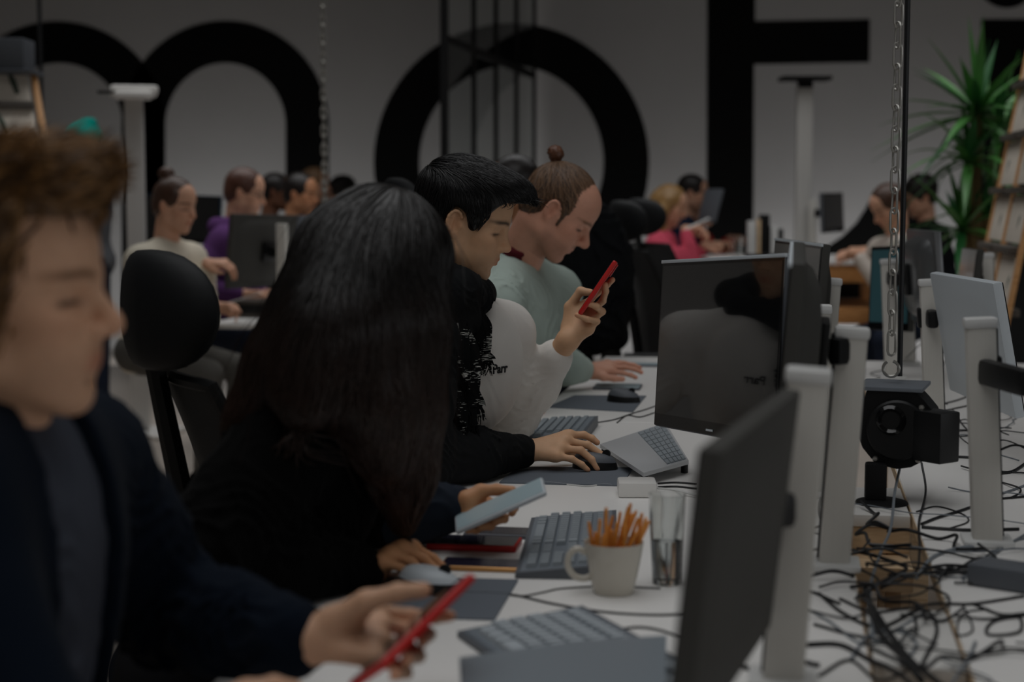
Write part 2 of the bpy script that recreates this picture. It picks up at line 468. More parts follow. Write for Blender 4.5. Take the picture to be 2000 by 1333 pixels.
# wooden trestle carrying a white board across the gap, under the black power unit
c = on(1725, 985, 0.745)
def trestle(cy, label, deep):
    t = thing('trestle', label, 'trestle', ((DX1 + DX2) / 2, cy, 0), 'wooden trestles in the cable gap')
    xm = (DX1 + DX2) / 2; w = DX2 - DX1 - 0.012
    m_ = MB(); m_.box((xm, cy, DZ - 0.012), (w, 0.3, 0.024), bev=0.003); m_.put('top_board', M_WHITEP, t)
    m_ = MB(); m_.box((xm, cy - 0.13, DZ - 0.05), (w, 0.03, 0.05), bev=0.003); m_.put('apron', M_PINE, t)
    for lx in (-0.035, 0.03):
        m_ = MB(); m_.box((xm + lx, cy - 0.125, (DZ - 0.076) / 2), (0.03, 0.034, DZ - 0.076), bev=0.003); m_.put('leg', M_PINE, t)
        m_ = MB(); m_.box((xm + lx, cy + 0.13, (DZ - 0.026) / 2), (0.03, 0.034, DZ - 0.026), bev=0.003); m_.put('leg', M_PINE, t)
    m_ = MB(); m_.box((xm, cy - 0.2, 0.64), (w, 0.115, 0.045), bev=0.003); m_.put('step', M_PINE, t)
    m_ = MB(); m_.box((xm, cy - 0.27, 0.38), (w, 0.045, 0.05), bev=0.003); m_.put('crossbar', M_PINE, t)
trestle(c[1] + 0.06, 'wooden trestle with white top board under the black power unit', 1)
trestle(c[1] - 0.95, 'wooden trestle in the cable gap nearest the viewer', 1)

# ------------------------------------------------------------------ monitor stands
def stand(px, ytop, D, lean, label, arm_to, seen=True):
    tp = pt(px, ytop, D); bs = np.array([tp[0] - math.tan(math.radians(lean)) * (tp[2] - DZ), tp[1], DZ])
    t = thing('monitor_stand', label, 'monitor stand', bs, 'aluminium monitor posts clamped to the desks')
    up = (tp - bs) / np.linalg.norm(tp - bs); R = np.stack([np.cross([0, 1, 0], up), [0, 1, 0], up], 1)
    L = np.linalg.norm(tp - bs); c = (tp + bs) / 2
    m_ = MB(); m_.box(c, (0.05, 0.046, L - 0.012), R, bev=0.007); m_.put('pole', M_ALU, t)
    m_ = MB(); m_.box(tp - up * 0.004, (0.056, 0.052, 0.018), R, bev=0.006); m_.put('cap', M_ALUCAP, t)
    m_ = MB(); m_.box(c - R[:, 0] * 0.0262 * (1 if lean > 0 else -1), (0.004, 0.018, L - 0.03), R); m_.put('cable_groove', M_BLACKM, t)
    m_ = MB(); m_.box(bs + np.array([0, 0, 0.006]), (0.085, 0.085, 0.0115), bev=0.004); m_.put('base_plate', M_ALUCAP, t)
    if arm_to is not None:
        s = bs + up * (arm_to[2] - DZ) / up[2]; e = np.asarray(arm_to)
        v = e - s; ln = np.linalg.norm(v); A = basis(v, (0, 0, 1))
        sgn = 1 if np.dot(v, R[:, 0]) > 0 else -1
        m_ = MB(); m_.box(s + R[:, 0] * sgn * 0.026, (0.014, 0.04, 0.05), R, bev=0.004); m_.put('collar', M_BLACK, t)
        m_ = MB(); m_.box((s + e) / 2, (ln, 0.028, 0.045), A, bev=0.01); m_.put('arm', M_BLACK, t)
    return t
GROUPM = 'computer monitors along the double row of desks'
def monitor(tn, tf, h, tilt, face, label, backm=M_CHAR, screenm=M_SCREEN, thick=0.022, bulge=0.03, grp=GROUPM, mount=True, trim=False, frontbez=M_BLACKG):
    """tn, tf: top near and top far corners; face -1 = screen looks towards -X, +1 towards +X"""
    tn, tf = np.asarray(tn, float), np.asarray(tf, float)
    a = tf - tn; w = np.linalg.norm(a); a /= w
    n0 = np.cross(a, [0, 0, 1.0]); n0 /= np.linalg.norm(n0)
    if n0[0] * face < 0: n0 = -n0                      # towards the screen side
    ang = math.radians(tilt)                            # screen tipped back: bottom pushed to the screen side
    dn = np.array([0, 0, -1.0]) * math.cos(ang) + n0 * math.sin(ang)
    dn = dn - a * np.dot(dn, a); dn /= np.linalg.norm(dn)
    n = np.cross(a, dn); n = n if np.dot(n, n0) > 0 else -n
    c = (tn + tf) / 2 + dn * h / 2
    R = np.stack([a, n, -dn], 1)
    if np.linalg.det(R) < 0: R[:, 0] *= -1
    t = thing('monitor', label, 'monitor', c, grp)
    m_ = MB(); m_.box(c - n * thick / 2, (w, thick, h), R, bev=0.005); m_.put('housing', backm, t)
    m_ = MB()
    prof = [(0.46, 0), (0.42, 0.5), (0.34, 0.85), (0.2, 1.0), (0.0, 1.0)]
    rings = []
    for s, q in prof:
        ring = []
        for k in range(28):
            an = 2 * math.pi * k / 28; cx_, sz_ = math.cos(an), math.sin(an)
            e = 0.55; sx = math.copysign(abs(cx_) ** e, cx_); sz = math.copysign(abs(sz_) ** e, sz_)
            ring.append(c - n * (thick + q * bulge - 0.002) + a * sx * w * s + (-dn) * sz * h * s * 0.96)
        rings.append(ring)
    V = [p for r in rings for p in r]; Fc = []
    for i in range(len(rings) - 1):
        for k in range(28): Fc.append((i * 28 + k, i * 28 + (k + 1) % 28, (i + 1) * 28 + (k + 1) % 28, (i + 1) * 28 + k))
    m_.add(V, Fc, True); m_.put('back_shell', backm, t)
    m_ = MB(); m_.box(c + n * 0.0008, (w - 0.006, 0.002, h - 0.006), R); m_.put('bezel', frontbez, t)
    m_ = MB(); m_.box(c + n * 0.002 + dn * (-0.008), (w - 0.02, 0.0012, h - 0.042), R); m_.put('screen', screenm, t)
    if mount: m_ = MB(); m_.box(c - n * (thick + bulge + 0.006), (0.1, 0.014, 0.1), R, bev=0.003); m_.put('mount_plate', M_BLACK, t)
    if trim: m_ = MB(); m_.box(c + n * 0.001 - dn * (h / 2 - 0.0035), (w, 0.006, 0.007), R, bev=0.001); m_.put('top_trim', M_SILVER, t)
    m_ = MB(); m_.box(c + n * 0.003 + dn * (h / 2 - 0.012), (0.03, 0.001, 0.004), R); m_.put('badge', M_SILVER, t)
    return t, c - n * (thick + bulge + 0.021)
t1, a1 = monitor(pt(1366, 874, 1.43), pt(1529, 757, 1.885), 0.292, 6.3, -1, 'dark monitor seen from behind, blurred, nearest the viewer', bulge=0.006, mount=False)
a1 = pt(1500, 1000, 1.9)
s1 = stand(1580, 727, 1.93, 3.8, 'blurred aluminium post beside the nearest dark monitor', a1)
t2, a2 = monitor(pt(1537, 495, 2.93), pt(1295, 509, 3.46), 0.36, 4.3, -1, 'glossy black monitor whose screen mirrors the seated men', M_DGREY, bulge=0.03, trim=True)
t2b, a2b = monitor(pt(1545, 514, 2.3), pt(1548, 472, 2.78), 0.31, 4.0, -1, 'bulging dark monitor seen edge-on in front of the glossy one', M_CHAR, bulge=0.035, trim=True)
s2 = stand(1665, 645, 2.56, 3.4, 'aluminium post holding the edge-on dark monitor', a2b)
s2b = stand(1598, 600, 3.2, 1.0, 'aluminium post just behind the edge-on dark monitor', a2)
t3, a3 = monitor(pt(1607, 477, 3.98), pt(1515, 465, 4.5), 0.30, 4, -1, 'monitor with a faint grey reflection, third along the seated row', bulge=0.04, trim=True, screenm=mat('grey_reflection_screen', rgb(120, 118, 114), 0.12, spec=0.7))  # pale reflection on the screen put into its base colour
s3 = stand(1624, 547, 4.12, 3.4, 'aluminium post, third along the seated row', a3)
t4, a4 = monitor(pt(1958, 550, 3.42), pt(1832, 530, 3.97), 0.30, 11, 1, 'pale silver backed monitor across the cable gap', M_SILVER, bulge=0.004, mount=False)
a4 = pt(1823, 625, 3.975)
s4 = stand(1815, 549, 4.06, -3.2, 'aluminium post beside the pale silver backed monitor', a4)
t5, a5 = monitor(pt(2135, 566, 2.28), pt(2045, 545, 2.8), 0.31, 6, 1, 'silver backed monitor cut by the right picture edge', M_SILVER)
s5 = stand(1914, 626, 2.745, -3.2, 'aluminium post standing free above the tangled cables', a5)
t6, a6 = monitor(pt(1838, 451, 4.95), pt(1781, 447, 5.4), 0.31, 5, 1, 'bulging grey backed monitor in front of the plant', mat('grey_metal_back', rgb(120, 122, 124), 0.3, metal=0.7), bulge=0.05)
s6 = stand(1735, 509, 5.33, -3.2, 'aluminium post just behind the hanging chain', a6)
t7, a7 = monitor(pt(1782, 479, 5.5), pt(1702, 482, 5.75), 0.30, 3, -1, 'monitor with teal screen behind the hanging chain', screenm=M_TEALW, bulge=0.02)
s7 = stand(1770, 470, 5.78, -2, 'aluminium post just behind the teal screen', a7)
t8, a8 = monitor(pt(1910, 487, 5.35), pt(1880, 484, 5.85), 0.28, 6, -1, 'small edge-on monitor in front of the wooden display rack', screenm=M_BLACKG, bulge=0.02)
s8 = stand(1925, 497, 5.6, -2, 'aluminium post beside the edge-on monitor near the rack', a8)

# ------------------------------------------------------------------ keyboards, mice, mats, phones
KG = 'computer keyboards on the white desks'
def keyboard(p0, p1, w, label, body=M_KEYB, keys=M_KEYC, side=1, z=None, dark=True):
    """p0 near end, p1 far end of the person-side long edge"""
    p0, p1 = np.asarray(p0, float), np.asarray(p1, float); p0[2] = p1[2] = DZ
    a = p1 - p0; L = np.linalg.norm(a); a /= L; x = np.cross(a, [0, 0, 1.0]) * side
    zz = np.array([0, 0, 1.0])
    t = thing('keyboard', label, 'keyboard', (p0 + p1) / 2 + x * w / 2, KG)
    def P(u, v, h): return p0 + a * u + x * v + zz * (h + 0.012 * v / w)
    m_ = MB(); b_ = 0.006
    m_.hexa([P(0, 0, 0.0005), P(L, 0, 0.0005), P(L, w, -0.0115), P(0, w, -0.0115), P(0, 0, 0.009), P(L, 0, 0.009), P(L, w, 0.014), P(0, w, 0.014)])
    m_.put('body', M_DGREY if dark else body, t)
    m_ = MB()
    m_.hexa([P(b_, b_, 0.009), P(L - b_, b_, 0.009), P(L - b_, w - b_, 0.0125), P(b_, w - b_, 0.0125), P(b_ + .002, b_ + .002, 0.0115), P(L - b_ - .002, b_ + .002, 0.0115), P(L - b_ - .002, w - b_ - .002, 0.0155), P(b_ + .002, w - b_ - .002, 0.0155)])
    m_.put('deck', body, t)
    m_ = MB()
    rows = 6; pv = (w - 0.034) / rows; pu = 0.0192
    def key(u0, u1, r):
        v0 = 0.016 + r * pv; v1 = v0 + pv - 0.0032; u1 -= 0.0032
        if r == rows - 1: v0 += 0.004
        h0, h1 = 0.0105, 0.0205
        g = 0.0016
        m_.hexa([P(u0, v0, h0), P(u1, v0, h0), P(u1, v1, h0), P(u0, v1, h0), P(u0 + g, v0 + g, h1), P(u1 - g, v0 + g, h1), P(u1 - g, v1 - g, h1), P(u0 + g, v1 - g, h1)])
    n = int((L - 0.03) / pu)
    for r in range(rows):
        u = 0.014; pads = 4 if n > 17 else 0
        for k in range(pads): key(u, u + pu, r); u += pu
        if pads: u += 0.008
        if n > 15:
            for k in range(3):
                if r not in (2,): key(u, u + pu, r)
                u += pu
            u += 0.008
        end = L - 0.014
        if r == 0:
            for q in (1.3, 1.3, 6.0, 1.3, 1.3, 1.3):
                if u + q * pu > end: break
                key(u, u + q * pu, r); u += q * pu
        else:
            if r in (1, 2, 3): key(u, u + pu * 1.6, r); u += pu * 1.6
            while u + pu <= end + 0.001: key(u, u + pu, r); u += pu
    m_.put('keys', keys, t)
    return t
keyboard(on(1006, 1131, DZ), on(1038, 1021, DZ), 0.158, 'grey keyboard behind the cup of pretzel sticks')
keyboard(on(1012, 868, DZ), on(1052, 829, DZ), 0.16, 'grey keyboard behind the hand in the dark sleeve')
k1f, k1r = on(893, 1246, DZ), on(1165, 1215, DZ)
kv = (k1r - k1f); kv /= np.linalg.norm(kv); ka = np.cross([0, 0, 1.0], kv)
keyboard(k1f - ka * 0.44, k1f, 0.19, 'blurred grey keyboard nearest the viewer, partly under a slab', M_KEYB, M_KEYSIL)
def slab(poly, z0, z1, name, label, cat, m, group=None, edge=None):
    P = [on(x, y, z0) for x, y in poly]; o = np.mean(P, 0)
    t = thing(name, label, cat, (o[0], o[1], z0), group)
    m_ = MB(); m_.prism([(p[0], p[1]) for p in P], (0, 0, z0), (1, 0, 0), (0, 1, 0), (0, 0, 1), z1 - z0); m_.put('body', m, t)
    return t
# flat pieces lying on the desks
MG = 'grey mouse mats on the seated row'
slab([(1012, 914), (1236, 916), (1215, 951), (975, 945)], DZ, DZ + 0.003, 'mouse_mat', 'grey mouse mat under the hand in the dark sleeve', 'mouse mat', M_PAD, MG)
slab([(735, 1128), (1012, 1136), (966, 1214), (638, 1203)], DZ, DZ + 0.003, 'mouse_mat', 'grey mouse mat in front of the long haired woman', 'mouse mat', M_PAD, MG)
slab([(1122, 774), (1262, 775), (1236, 806), (1069, 797)], DZ, DZ + 0.003, 'mouse_mat', 'grey mouse mat carrying a mouse nobody holds', 'mouse mat', M_PAD, MG)
t = slab([(897, 1302), (1130, 1268), (1302, 1258), (1296, 1420), (905, 1430)], DZ + 0.0335, DZ + 0.0445, 'laptop', 'closed silver blue laptop blurred at the near desk edge', 'laptop', mat('blue_silver_metal', rgb(146, 156, 164), 0.35, metal=0.3))
# tilted pale keyboard slab beside the mouse hand
q = [pt(1172, 868, 3.62), pt(1257, 926, 3.35), pt(1328, 905, 3.42), pt(1292, 828, 3.75)]
t = thing('keyboard_dock', 'pale silver keyboard with wide palm rest lying askew by the hand', 'keyboard', q[0] * 0.5 + q[2] * 0.5)
q = [np.array([p[0], p[1], DZ + 0.03]) for p in [on(1172, 868, DZ + 0.03), on(1257, 924, DZ + 0.03), on(1345, 900, DZ + 0.03), on(1300, 826, DZ + 0.03)]]
m_ = MB(); lo = [p - np.array([0, 0, 0.0085]) for p in q]; m_.hexa(lo + q); m_.put('body', mat('pale_metal', rgb(196, 198, 200), 0.4, metal=0.15), t)
m_ = MB()
for i in range(5):
    for j in range(9):
        u0, u1 = 0.04 + j * 0.104, 0.04 + j * 0.104 + 0.09; v0, v1 = 0.54 + i * 0.086, 0.54 + i * 0.086 + 0.07
        def B(u, v, h): return (q[0] * (1 - u) * (1 - v) + q[3] * u * (1 - v) + q[1] * (1 - u) * v + q[2] * u * v) + np.array([0, 0, h])
        def Bt(u, v, h): # keys lie along the far right side
            return (q[0] * (1 - v) * (1 - u) + q[1] * (1 - v) * u + q[2] * v * u + q[3] * v * (1 - u)) + np.array([0, 0, h])
        m_.hexa([Bt(u0, v0, 0), Bt(u1, v0, 0), Bt(u1, v1, 0), Bt(u0, v1, 0), Bt(u0, v0, .003), Bt(u1, v0, .003), Bt(u1, v1, .003), Bt(u0, v1, .003)])
m_.put('keys', M_KEYC, t)
for p in q:
    s = p * 0.9 + np.mean(q, 0) * 0.1
    m_ = MB(); m_.lathe([(0, 0), (0.008, 0), (0.008, 0.022), (0, 0.022)], (s[0], s[1], DZ), n=10); m_.put('foot', M_BLACK, t)
MOG = 'computer mice along the seated row'
def mouse(p, yaw, label, m1=M_BLACK, m2=M_SILVER, z=DZ + 0.003):
    t = thing('computer_mouse', label, 'mouse', (p[0], p[1], z), MOG)
    R = rotz(yaw); V, Fc = [], []; nu, nv = 20, 9
    for i in range(nv + 1):
        ph = i / nv * math.pi / 2
        for j in range(nu):
            an = 2 * math.pi * j / nu
            x = math.cos(an) * 0.052 * math.cos(ph) ** 0.5; y = math.sin(an) * 0.031 * math.cos(ph) ** 0.5 * (1 - 0.12 * math.cos(2 * an) * 0.5)
            hz = math.sin(ph) * (0.036 + 0.006 * -x / 0.05)
            V.append(R @ np.array([x, y, 0]) + np.array([p[0], p[1], z + hz]))
    for i in range(nv):
        for j in range(nu): Fc.append((i * nu + j, i * nu + (j + 1) % nu, (i + 1) * nu + (j + 1) % nu, (i + 1) * nu + j))
    m_ = MB(); m_.add(V, Fc, True); m_.put('body', m1, t)
    V2 = [v * 1.0 for v in V]; keep = []
    m_ = MB(); off = len(V) - 0
    cc = np.array([p[0], p[1], z])
    Vt = [(v - cc) * np.array([1.012, 1.012, 1.03]) + cc for v in V]
    Ft = [f for k, f in enumerate(Fc) if k // nu >= 3]
    m_.add(Vt, Ft, True); m_.put('top_shell', m2, t)
    w = R @ np.array([0.026, 0, 0.034]) + cc
    m_ = MB(); m_.lathe([(0, -0.004), (0.009, -0.004), (0.009, 0.004), (0, 0.004)], w, axis=R @ np.array([0, 1.0, 0]), n=14); m_.put('scroll_wheel', M_BLACK, t)
    return t
p = on(1218, 787, DZ); mouse(p, -0.25, 'black and grey mouse lying free on its grey mat', M_BLACK, M_DGREY)
p = on(1162, 918, DZ); mouse(p, -0.1, 'black mouse under the hand in the dark sleeve', M_BLACK, M_DGREY)
p = on(838, 1158, DZ); mouse(p, -0.15, 'black and silver mouse under the long haired woman\'s hand')
PG = 'phones lying on the seated row'
def flat_phone(p, a, L, w, h, label, edge, face, z=DZ, glare=True):
    a = np.asarray(a, float); a = a / np.linalg.norm(a); c = np.array([p[0], p[1], z])
    R = np.stack([a, np.cross([0, 0, 1.0], a), [0, 0, 1.0]], 1)
    t = thing('phone', label, 'phone', c, PG)
    m_ = MB(); m_.box(c + np.array([0, 0, h / 2]), (L, w, h), R, bev=0.0035, seg=3); m_.put('case', edge, t)
    m_ = MB(); m_.box(c + np.array([0, 0, h + 0.0003]), (L - 0.008, w - 0.007, 0.001), R); m_.put('screen', face, t)
    return t
xa = np.array([1.0, 0.02, 0])
p = on(918, 1078, DZ); flat_phone(p + np.array([0, .04, 0]), xa, 0.156, 0.078, 0.011, 'phone in red case with dark reflecting screen', M_RED, M_SIGN)
p = on(935, 1117, DZ); flat_phone(p + np.array([0, .03, 0]), xa, 0.135, 0.065, 0.008, 'phone with gold edge and dark purple screen', M_GOLD, mat('purple_dark_screen', rgb(46, 42, 58), 0.1, spec=0.8))
p = on(970, 1057, DZ); flat_phone(p + np.array([0.0, .05, 0]), xa, 0.13, 0.066, 0.008, 'grey edged dark phone behind the red one', M_DGREY, M_SIGN)
p = on(1203, 762, DZ); flat_phone(p + np.array([0, .05, 0]), xa, 0.15, 0.12, 0.008, 'pale blue lit tablet behind the free mouse', M_DGREY, M_PHONEF)
p = on(1262, 718, DZ); flat_phone(p + np.array([0, .05, 0]), xa, 0.15, 0.075, 0.008, 'pale screen phone at the far desk end', M_DGREY, M_PHONEF)

# white power adapter
p = on(1240, 974, DZ)
t = thing('power_adapter', 'white block shaped power adapter beside the grey mouse mat', 'adapter', p)
m_ = MB(); m_.box(p + np.array([0, 0.04, 0.0155]), (0.078, 0.075, 0.031), rotz(0.15), bev=0.006); m_.put('body', M_WHITEP, t)
m_ = MB(); m_.tube(spline([p + np.array([.038, .04, .015]), p + np.array([.08, .05, .01]), p + np.array([.13, .02, .004])], 6), 0.0025, 6); m_.put('plug_lead', M_CABLEB, t)

# cup with pretzel sticks
p = on(1198, 1158, DZ); 
t = thing('cup', 'cream coffee cup holding upright pretzel sticks', 'cup', p)
m_ = MB()
m_.lathe([(0, 0.001), (0.028, 0.001), (0.0285, 0), (0.031, 0.002), (0.035, 0.02), (0.041, 0.05), (0.0455, 0.077), (0.0455, 0.08), (0.0435, 0.0795), (0.0425, 0.075), (0.038, 0.05), (0.032, 0.02), (0.026, 0.007), (0, 0.006)], p, n=40); m_.put('body', M_CERAMIC, t)
hp = [p + CR * x + np.array([0, 0, z]) for x, z in [(-0.041, 0.062), (-0.056, 0.068), (-0.068, 0.058), (-0.07, 0.042), (-0.06, 0.026), (-0.045, 0.022), (-0.034, 0.026)]]
m_ = MB(); m_.tube(spline(hp, 5), 0.0052, 10); m_.put('handle', M_CERAMIC, t)
proto = None
tops = [(1150, 1020), (1163, 1040), (1172, 1015), (1186, 1030), (1197, 1008), (1205, 1022), (1212, 1000), (1222, 1012), (1228, 990), (1232, 984), (1236, 1003), (1243, 998), (1247, 1012), (1254, 1003), (1262, 1012), (1268, 1018), (1180, 1044), (1195, 1036), (1215, 1030), (1230, 1028), (1184, 992), (1249, 1034)]
for i, (x, y) in enumerate(tops):
    D = dist(p) + RNG.uniform(-0.022, 0.022)
    tp = pt(x, y, D); bx = p + CR * RNG.uniform(-0.02, 0.02) + CF * RNG.uniform(-0.018, 0.018) + np.array([0, 0, 0.01 + RNG.uniform(0, 0.006)])
    bx += CR * (x - 1200) / 1285 * 0.25
    mid = (tp + bx) / 2 + CR * RNG.uniform(-.003, .003)
    m_ = MB(); m_.tube(spline([bx, mid, tp], 6), [0.003] * 12 + [0.0022], 7)
    tag(m_.put('pretzel_stick', M_PRETZEL, at=bx), 'thin golden brown pretzel stick standing in the cream cup', 'pretzel stick', 'pretzel sticks in the cream cup')
# water glass
p = on(1302, 1140, DZ); r = 0.024
t = thing('drinking_glass', 'tall clear drinking glass half full beside the cup', 'glass', p)
m_ = MB(); H = 0.142
m_.lathe([(0, 0.0), (r - 0.003, 0.0), (r - 0.001, 0.003), (r + 0.005, H), (r + 0.0035, H), (r - 0.0025, 0.009), (0, 0.008)], p, n=32); m_.put('glass_wall', M_GLASS, t)
m_ = MB(); m_.lathe([(0, 0.0085), (r - 0.0029, 0.0095), (r - 0.0003, 0.07), (0, 0.07)], p, n=32); m_.put('water', M_WATER, t)

# ------------------------------------------------------------------ black power unit hung on a chain
u0 = pt(1758, 835, 3.15)
t = thing('power_unit', 'black round power unit with screws and plug box over cable gap', 'power unit', (u0[0], u0[1], DZ))
ax = -CF * 0.93 - CR * 0.35; ax /= np.linalg.norm(ax); rx = np.cross(ax, CU); rx /= np.linalg.norm(rx); 
if np.dot(rx, CR) < 0: rx = -rx
poly = [(-0.062, 0.075), (0.035, 0.075)] + [(0.078 * math.cos(a), 0.078 * math.sin(a)) for a in [math.radians(q) for q in (50, 30, 10, -10, -30, -50, -70, -90, -110, -130, -150, -170, 170, 160)]]
m_ = MB(); m_.prism(poly, u0 - ax * 0.05, rx, CU, ax, 0.09); m_.put('housing', M_BLACKM, t)
m_ = MB(); m_.lathe([(0, 0), (0.056, 0), (0.06, -0.004), (0.06, -0.012)], u0 + ax * 0.052, axis=ax, n=36); m_.put('front_cover', M_BLACK, t)
m_ = MB(); m_.lathe([(0.018, 0.0), (0.024, 0.006), (0.03, 0.0)], u0 + ax * 0.053 + rx * -0.012 + CU * 0.02, axis=ax, n=24); m_.put('cable_gland', M_BLACKG, t)
for dx, dz in ((-0.035, 0.04), (0.045, 0.046), (-0.042, -0.06), (0.04, -0.058)):
    m_ = MB(); m_.lathe([(0, 0.0045), (0.004, 0.004), (0.006, 0), (0.006, -0.02)], u0 + ax * 0.042 + rx * dx + CU * dz, axis=ax, n=12); m_.put('screw', M_CHROME, t)
tpp = pt(1745, 745, 3.2)
m_ = MB(); m_.box(u0 + CU * 0.08 - rx * 0.018 - ax * 0.03, (0.13, 0.15, 0.008), np.stack([rx, ax, CU], 1), bev=0.002); m_.put('top_plate', mat('grey_steel_plate', rgb(120, 126, 134), 0.45, metal=0.4), t)
m_ = MB(); m_.box(pt(1828, 852, 3.08), (0.058, 0.07, 0.1), basis(CR + CF * 0.7, (0, 0, 1)), bev=0.005); m_.put('plug_box', M_BLACK, t)
sp = pt(1708, 950, 3.2)
base = on(1722, 972, DZ + 0.012)
sp[1] = base[1]
m_ = MB(); m_.box(((u0[0] + sp[0]) / 2 - 0.025, base[1], (u0[2] - 0.06 + DZ) / 2), (0.042, 0.035, u0[2] - 0.06 - DZ - 0.012), bev=0.006); m_.put('stem', M_BLACKM, t)
m_ = MB(); m_.lathe([(0, 0.008), (0.035, 0.008), (0.05, 0.004), (0.052, 0), (0, 0)], (base[0], base[1], DZ + 0.0005), n=28); m_.put('foot', M_BLACKM, t)
hk = pt(1740, 738, 3.2)
m_ = MB(); m_.tube([hk + rx * (0.016 * math.sin(a)) + CU * (0.018 - 0.016 * math.cos(a)) for a in np.linspace(-2.6, 2.9, 14)], 0.0032, 7); m_.put('hook', M_CHROME, t)
def chain(top_px, bot, D, ll, r, label, wmul=0.34):
    tp = np.array([bot[0], bot[1], ZC]); 
    n = int((ZC - bot[2]) / (ll * 0.78)); m_ = MB()
    for i in range(n):
        c = bot + (tp - bot) * ((i + 0.5) / n)
        e = rx if i % 2 == 0 else np.array([rx[1], -rx[0], 0]) * 1.0
        e = np.array([math.cos(0.5 + (i % 2) * 1.57), math.sin(0.5 + (i % 2) * 1.57), 0])
        h = ll / 2 - ll * wmul / 2; w = ll * wmul / 2; L = []
        for k in range(5): a = math.pi * k / 4; L.append(c + e * w * math.cos(a) + CU * (h + w * math.sin(a)))
        for k in range(5): a = math.pi + math.pi * k / 4; L.append(c + e * w * math.cos(a) + CU * (-h + w * math.sin(a)))
        m_.tube(L, r, 6, closed=True)
    return tag(m_.put('chain', M_CHROME, at=bot), label, 'chain', 'steel chains hanging from the ceiling')
chain(None, hk + CU * 0.05, 3.2, 0.052, 0.0026, 'steel link chain holding the black power unit')
chain(None, pt(634, 408, 8.3), 8.3, 0.06, 0.006, 'thin steel chain hanging in front of the letter m')
bk = pt(1757, 735, 3.24); m_ = MB(); m_.tube([bk, np.array([bk[0], bk[1], 2.4]), np.array([bk[0] + 0.004, bk[1], ZC])], 0.0055, 8)
tag(m_.put('hanging_cable', M_CABLE, at=bk), 'thick black cable running up beside the steel chain', 'cable', 'black cables hanging from the ceiling')
bk = pt(84, 300, 9.4); m_ = MB(); m_.tube([bk, np.array([bk[0], bk[1], ZC])], 0.012, 8)
tag(m_.put('hanging_cable', M_CABLE, at=bk), 'black cable hanging beside the left letter arch', 'cable', 'black cables hanging from the ceiling')

# ------------------------------------------------------------------ loose cables
CG = 'loose cables tangled on the desks'
def cable(P, r, m=M_CABLE, label='black cable lying loose in the tangle across the desks', n=8):
    m_ = MB(); S = spline(P, n); m_.tube(S, r, 7)
    return tag(m_.put('cable', m, at=P[0]), label, 'cable', CG)
def onz(x, y, z=0.745): return on(x, y, z)
def lay(pxs, r, m=M_CABLE, z=DZ, label='black cable lying loose in the tangle across the desks'):
    k = 0; P = []
    for q in pxs:
        h = q[2] if len(q) > 2 else 0
        P.append(on(q[0], q[1], z + r + h))
    return cable(P, r, m, label)
lay([(905, 1158), (960, 1160), (1010, 1164), (1080, 1180), (1180, 1196), (1290, 1202), (1370, 1196)], 0.0018, label='thin black mouse cable crossing in front of the cup')
lay([(900, 1166), (960, 1158), (1015, 1165), (1060, 1158), (1100, 1150), (1190, 1146), (1290, 1150)], 0.0014, label='thin black cable passing behind the cup foot')
lay([(1165, 1262), (1190, 1238), (1240, 1226), (1290, 1232), (1340, 1250)], 0.0018, label='thin black cable arching beside the blurred keyboard')
lay([(1165, 826), (1200, 820), (1235, 808), (1262, 800), (1290, 790)], 0.0018, label='thin black cable beside the mat of the free mouse')
lay([(1205, 826), (1225, 812), (1250, 815), (1280, 806)], 0.0018, label='thin black cable bending near the monitor foot')
lay([(1195, 948), (1180, 946), (1150, 950), (1120, 948), (1050, 940)], 0.0016, M_CABLEB, label='thin white cable leading to the adapter')
lay([(1285, 945), (1320, 943), (1360, 946)], 0.002, label='twin black cable behind the white adapter')
lay([(1285, 952), (1320, 951), (1360, 955)], 0.002, label='lower twin black cable behind the white adapter')
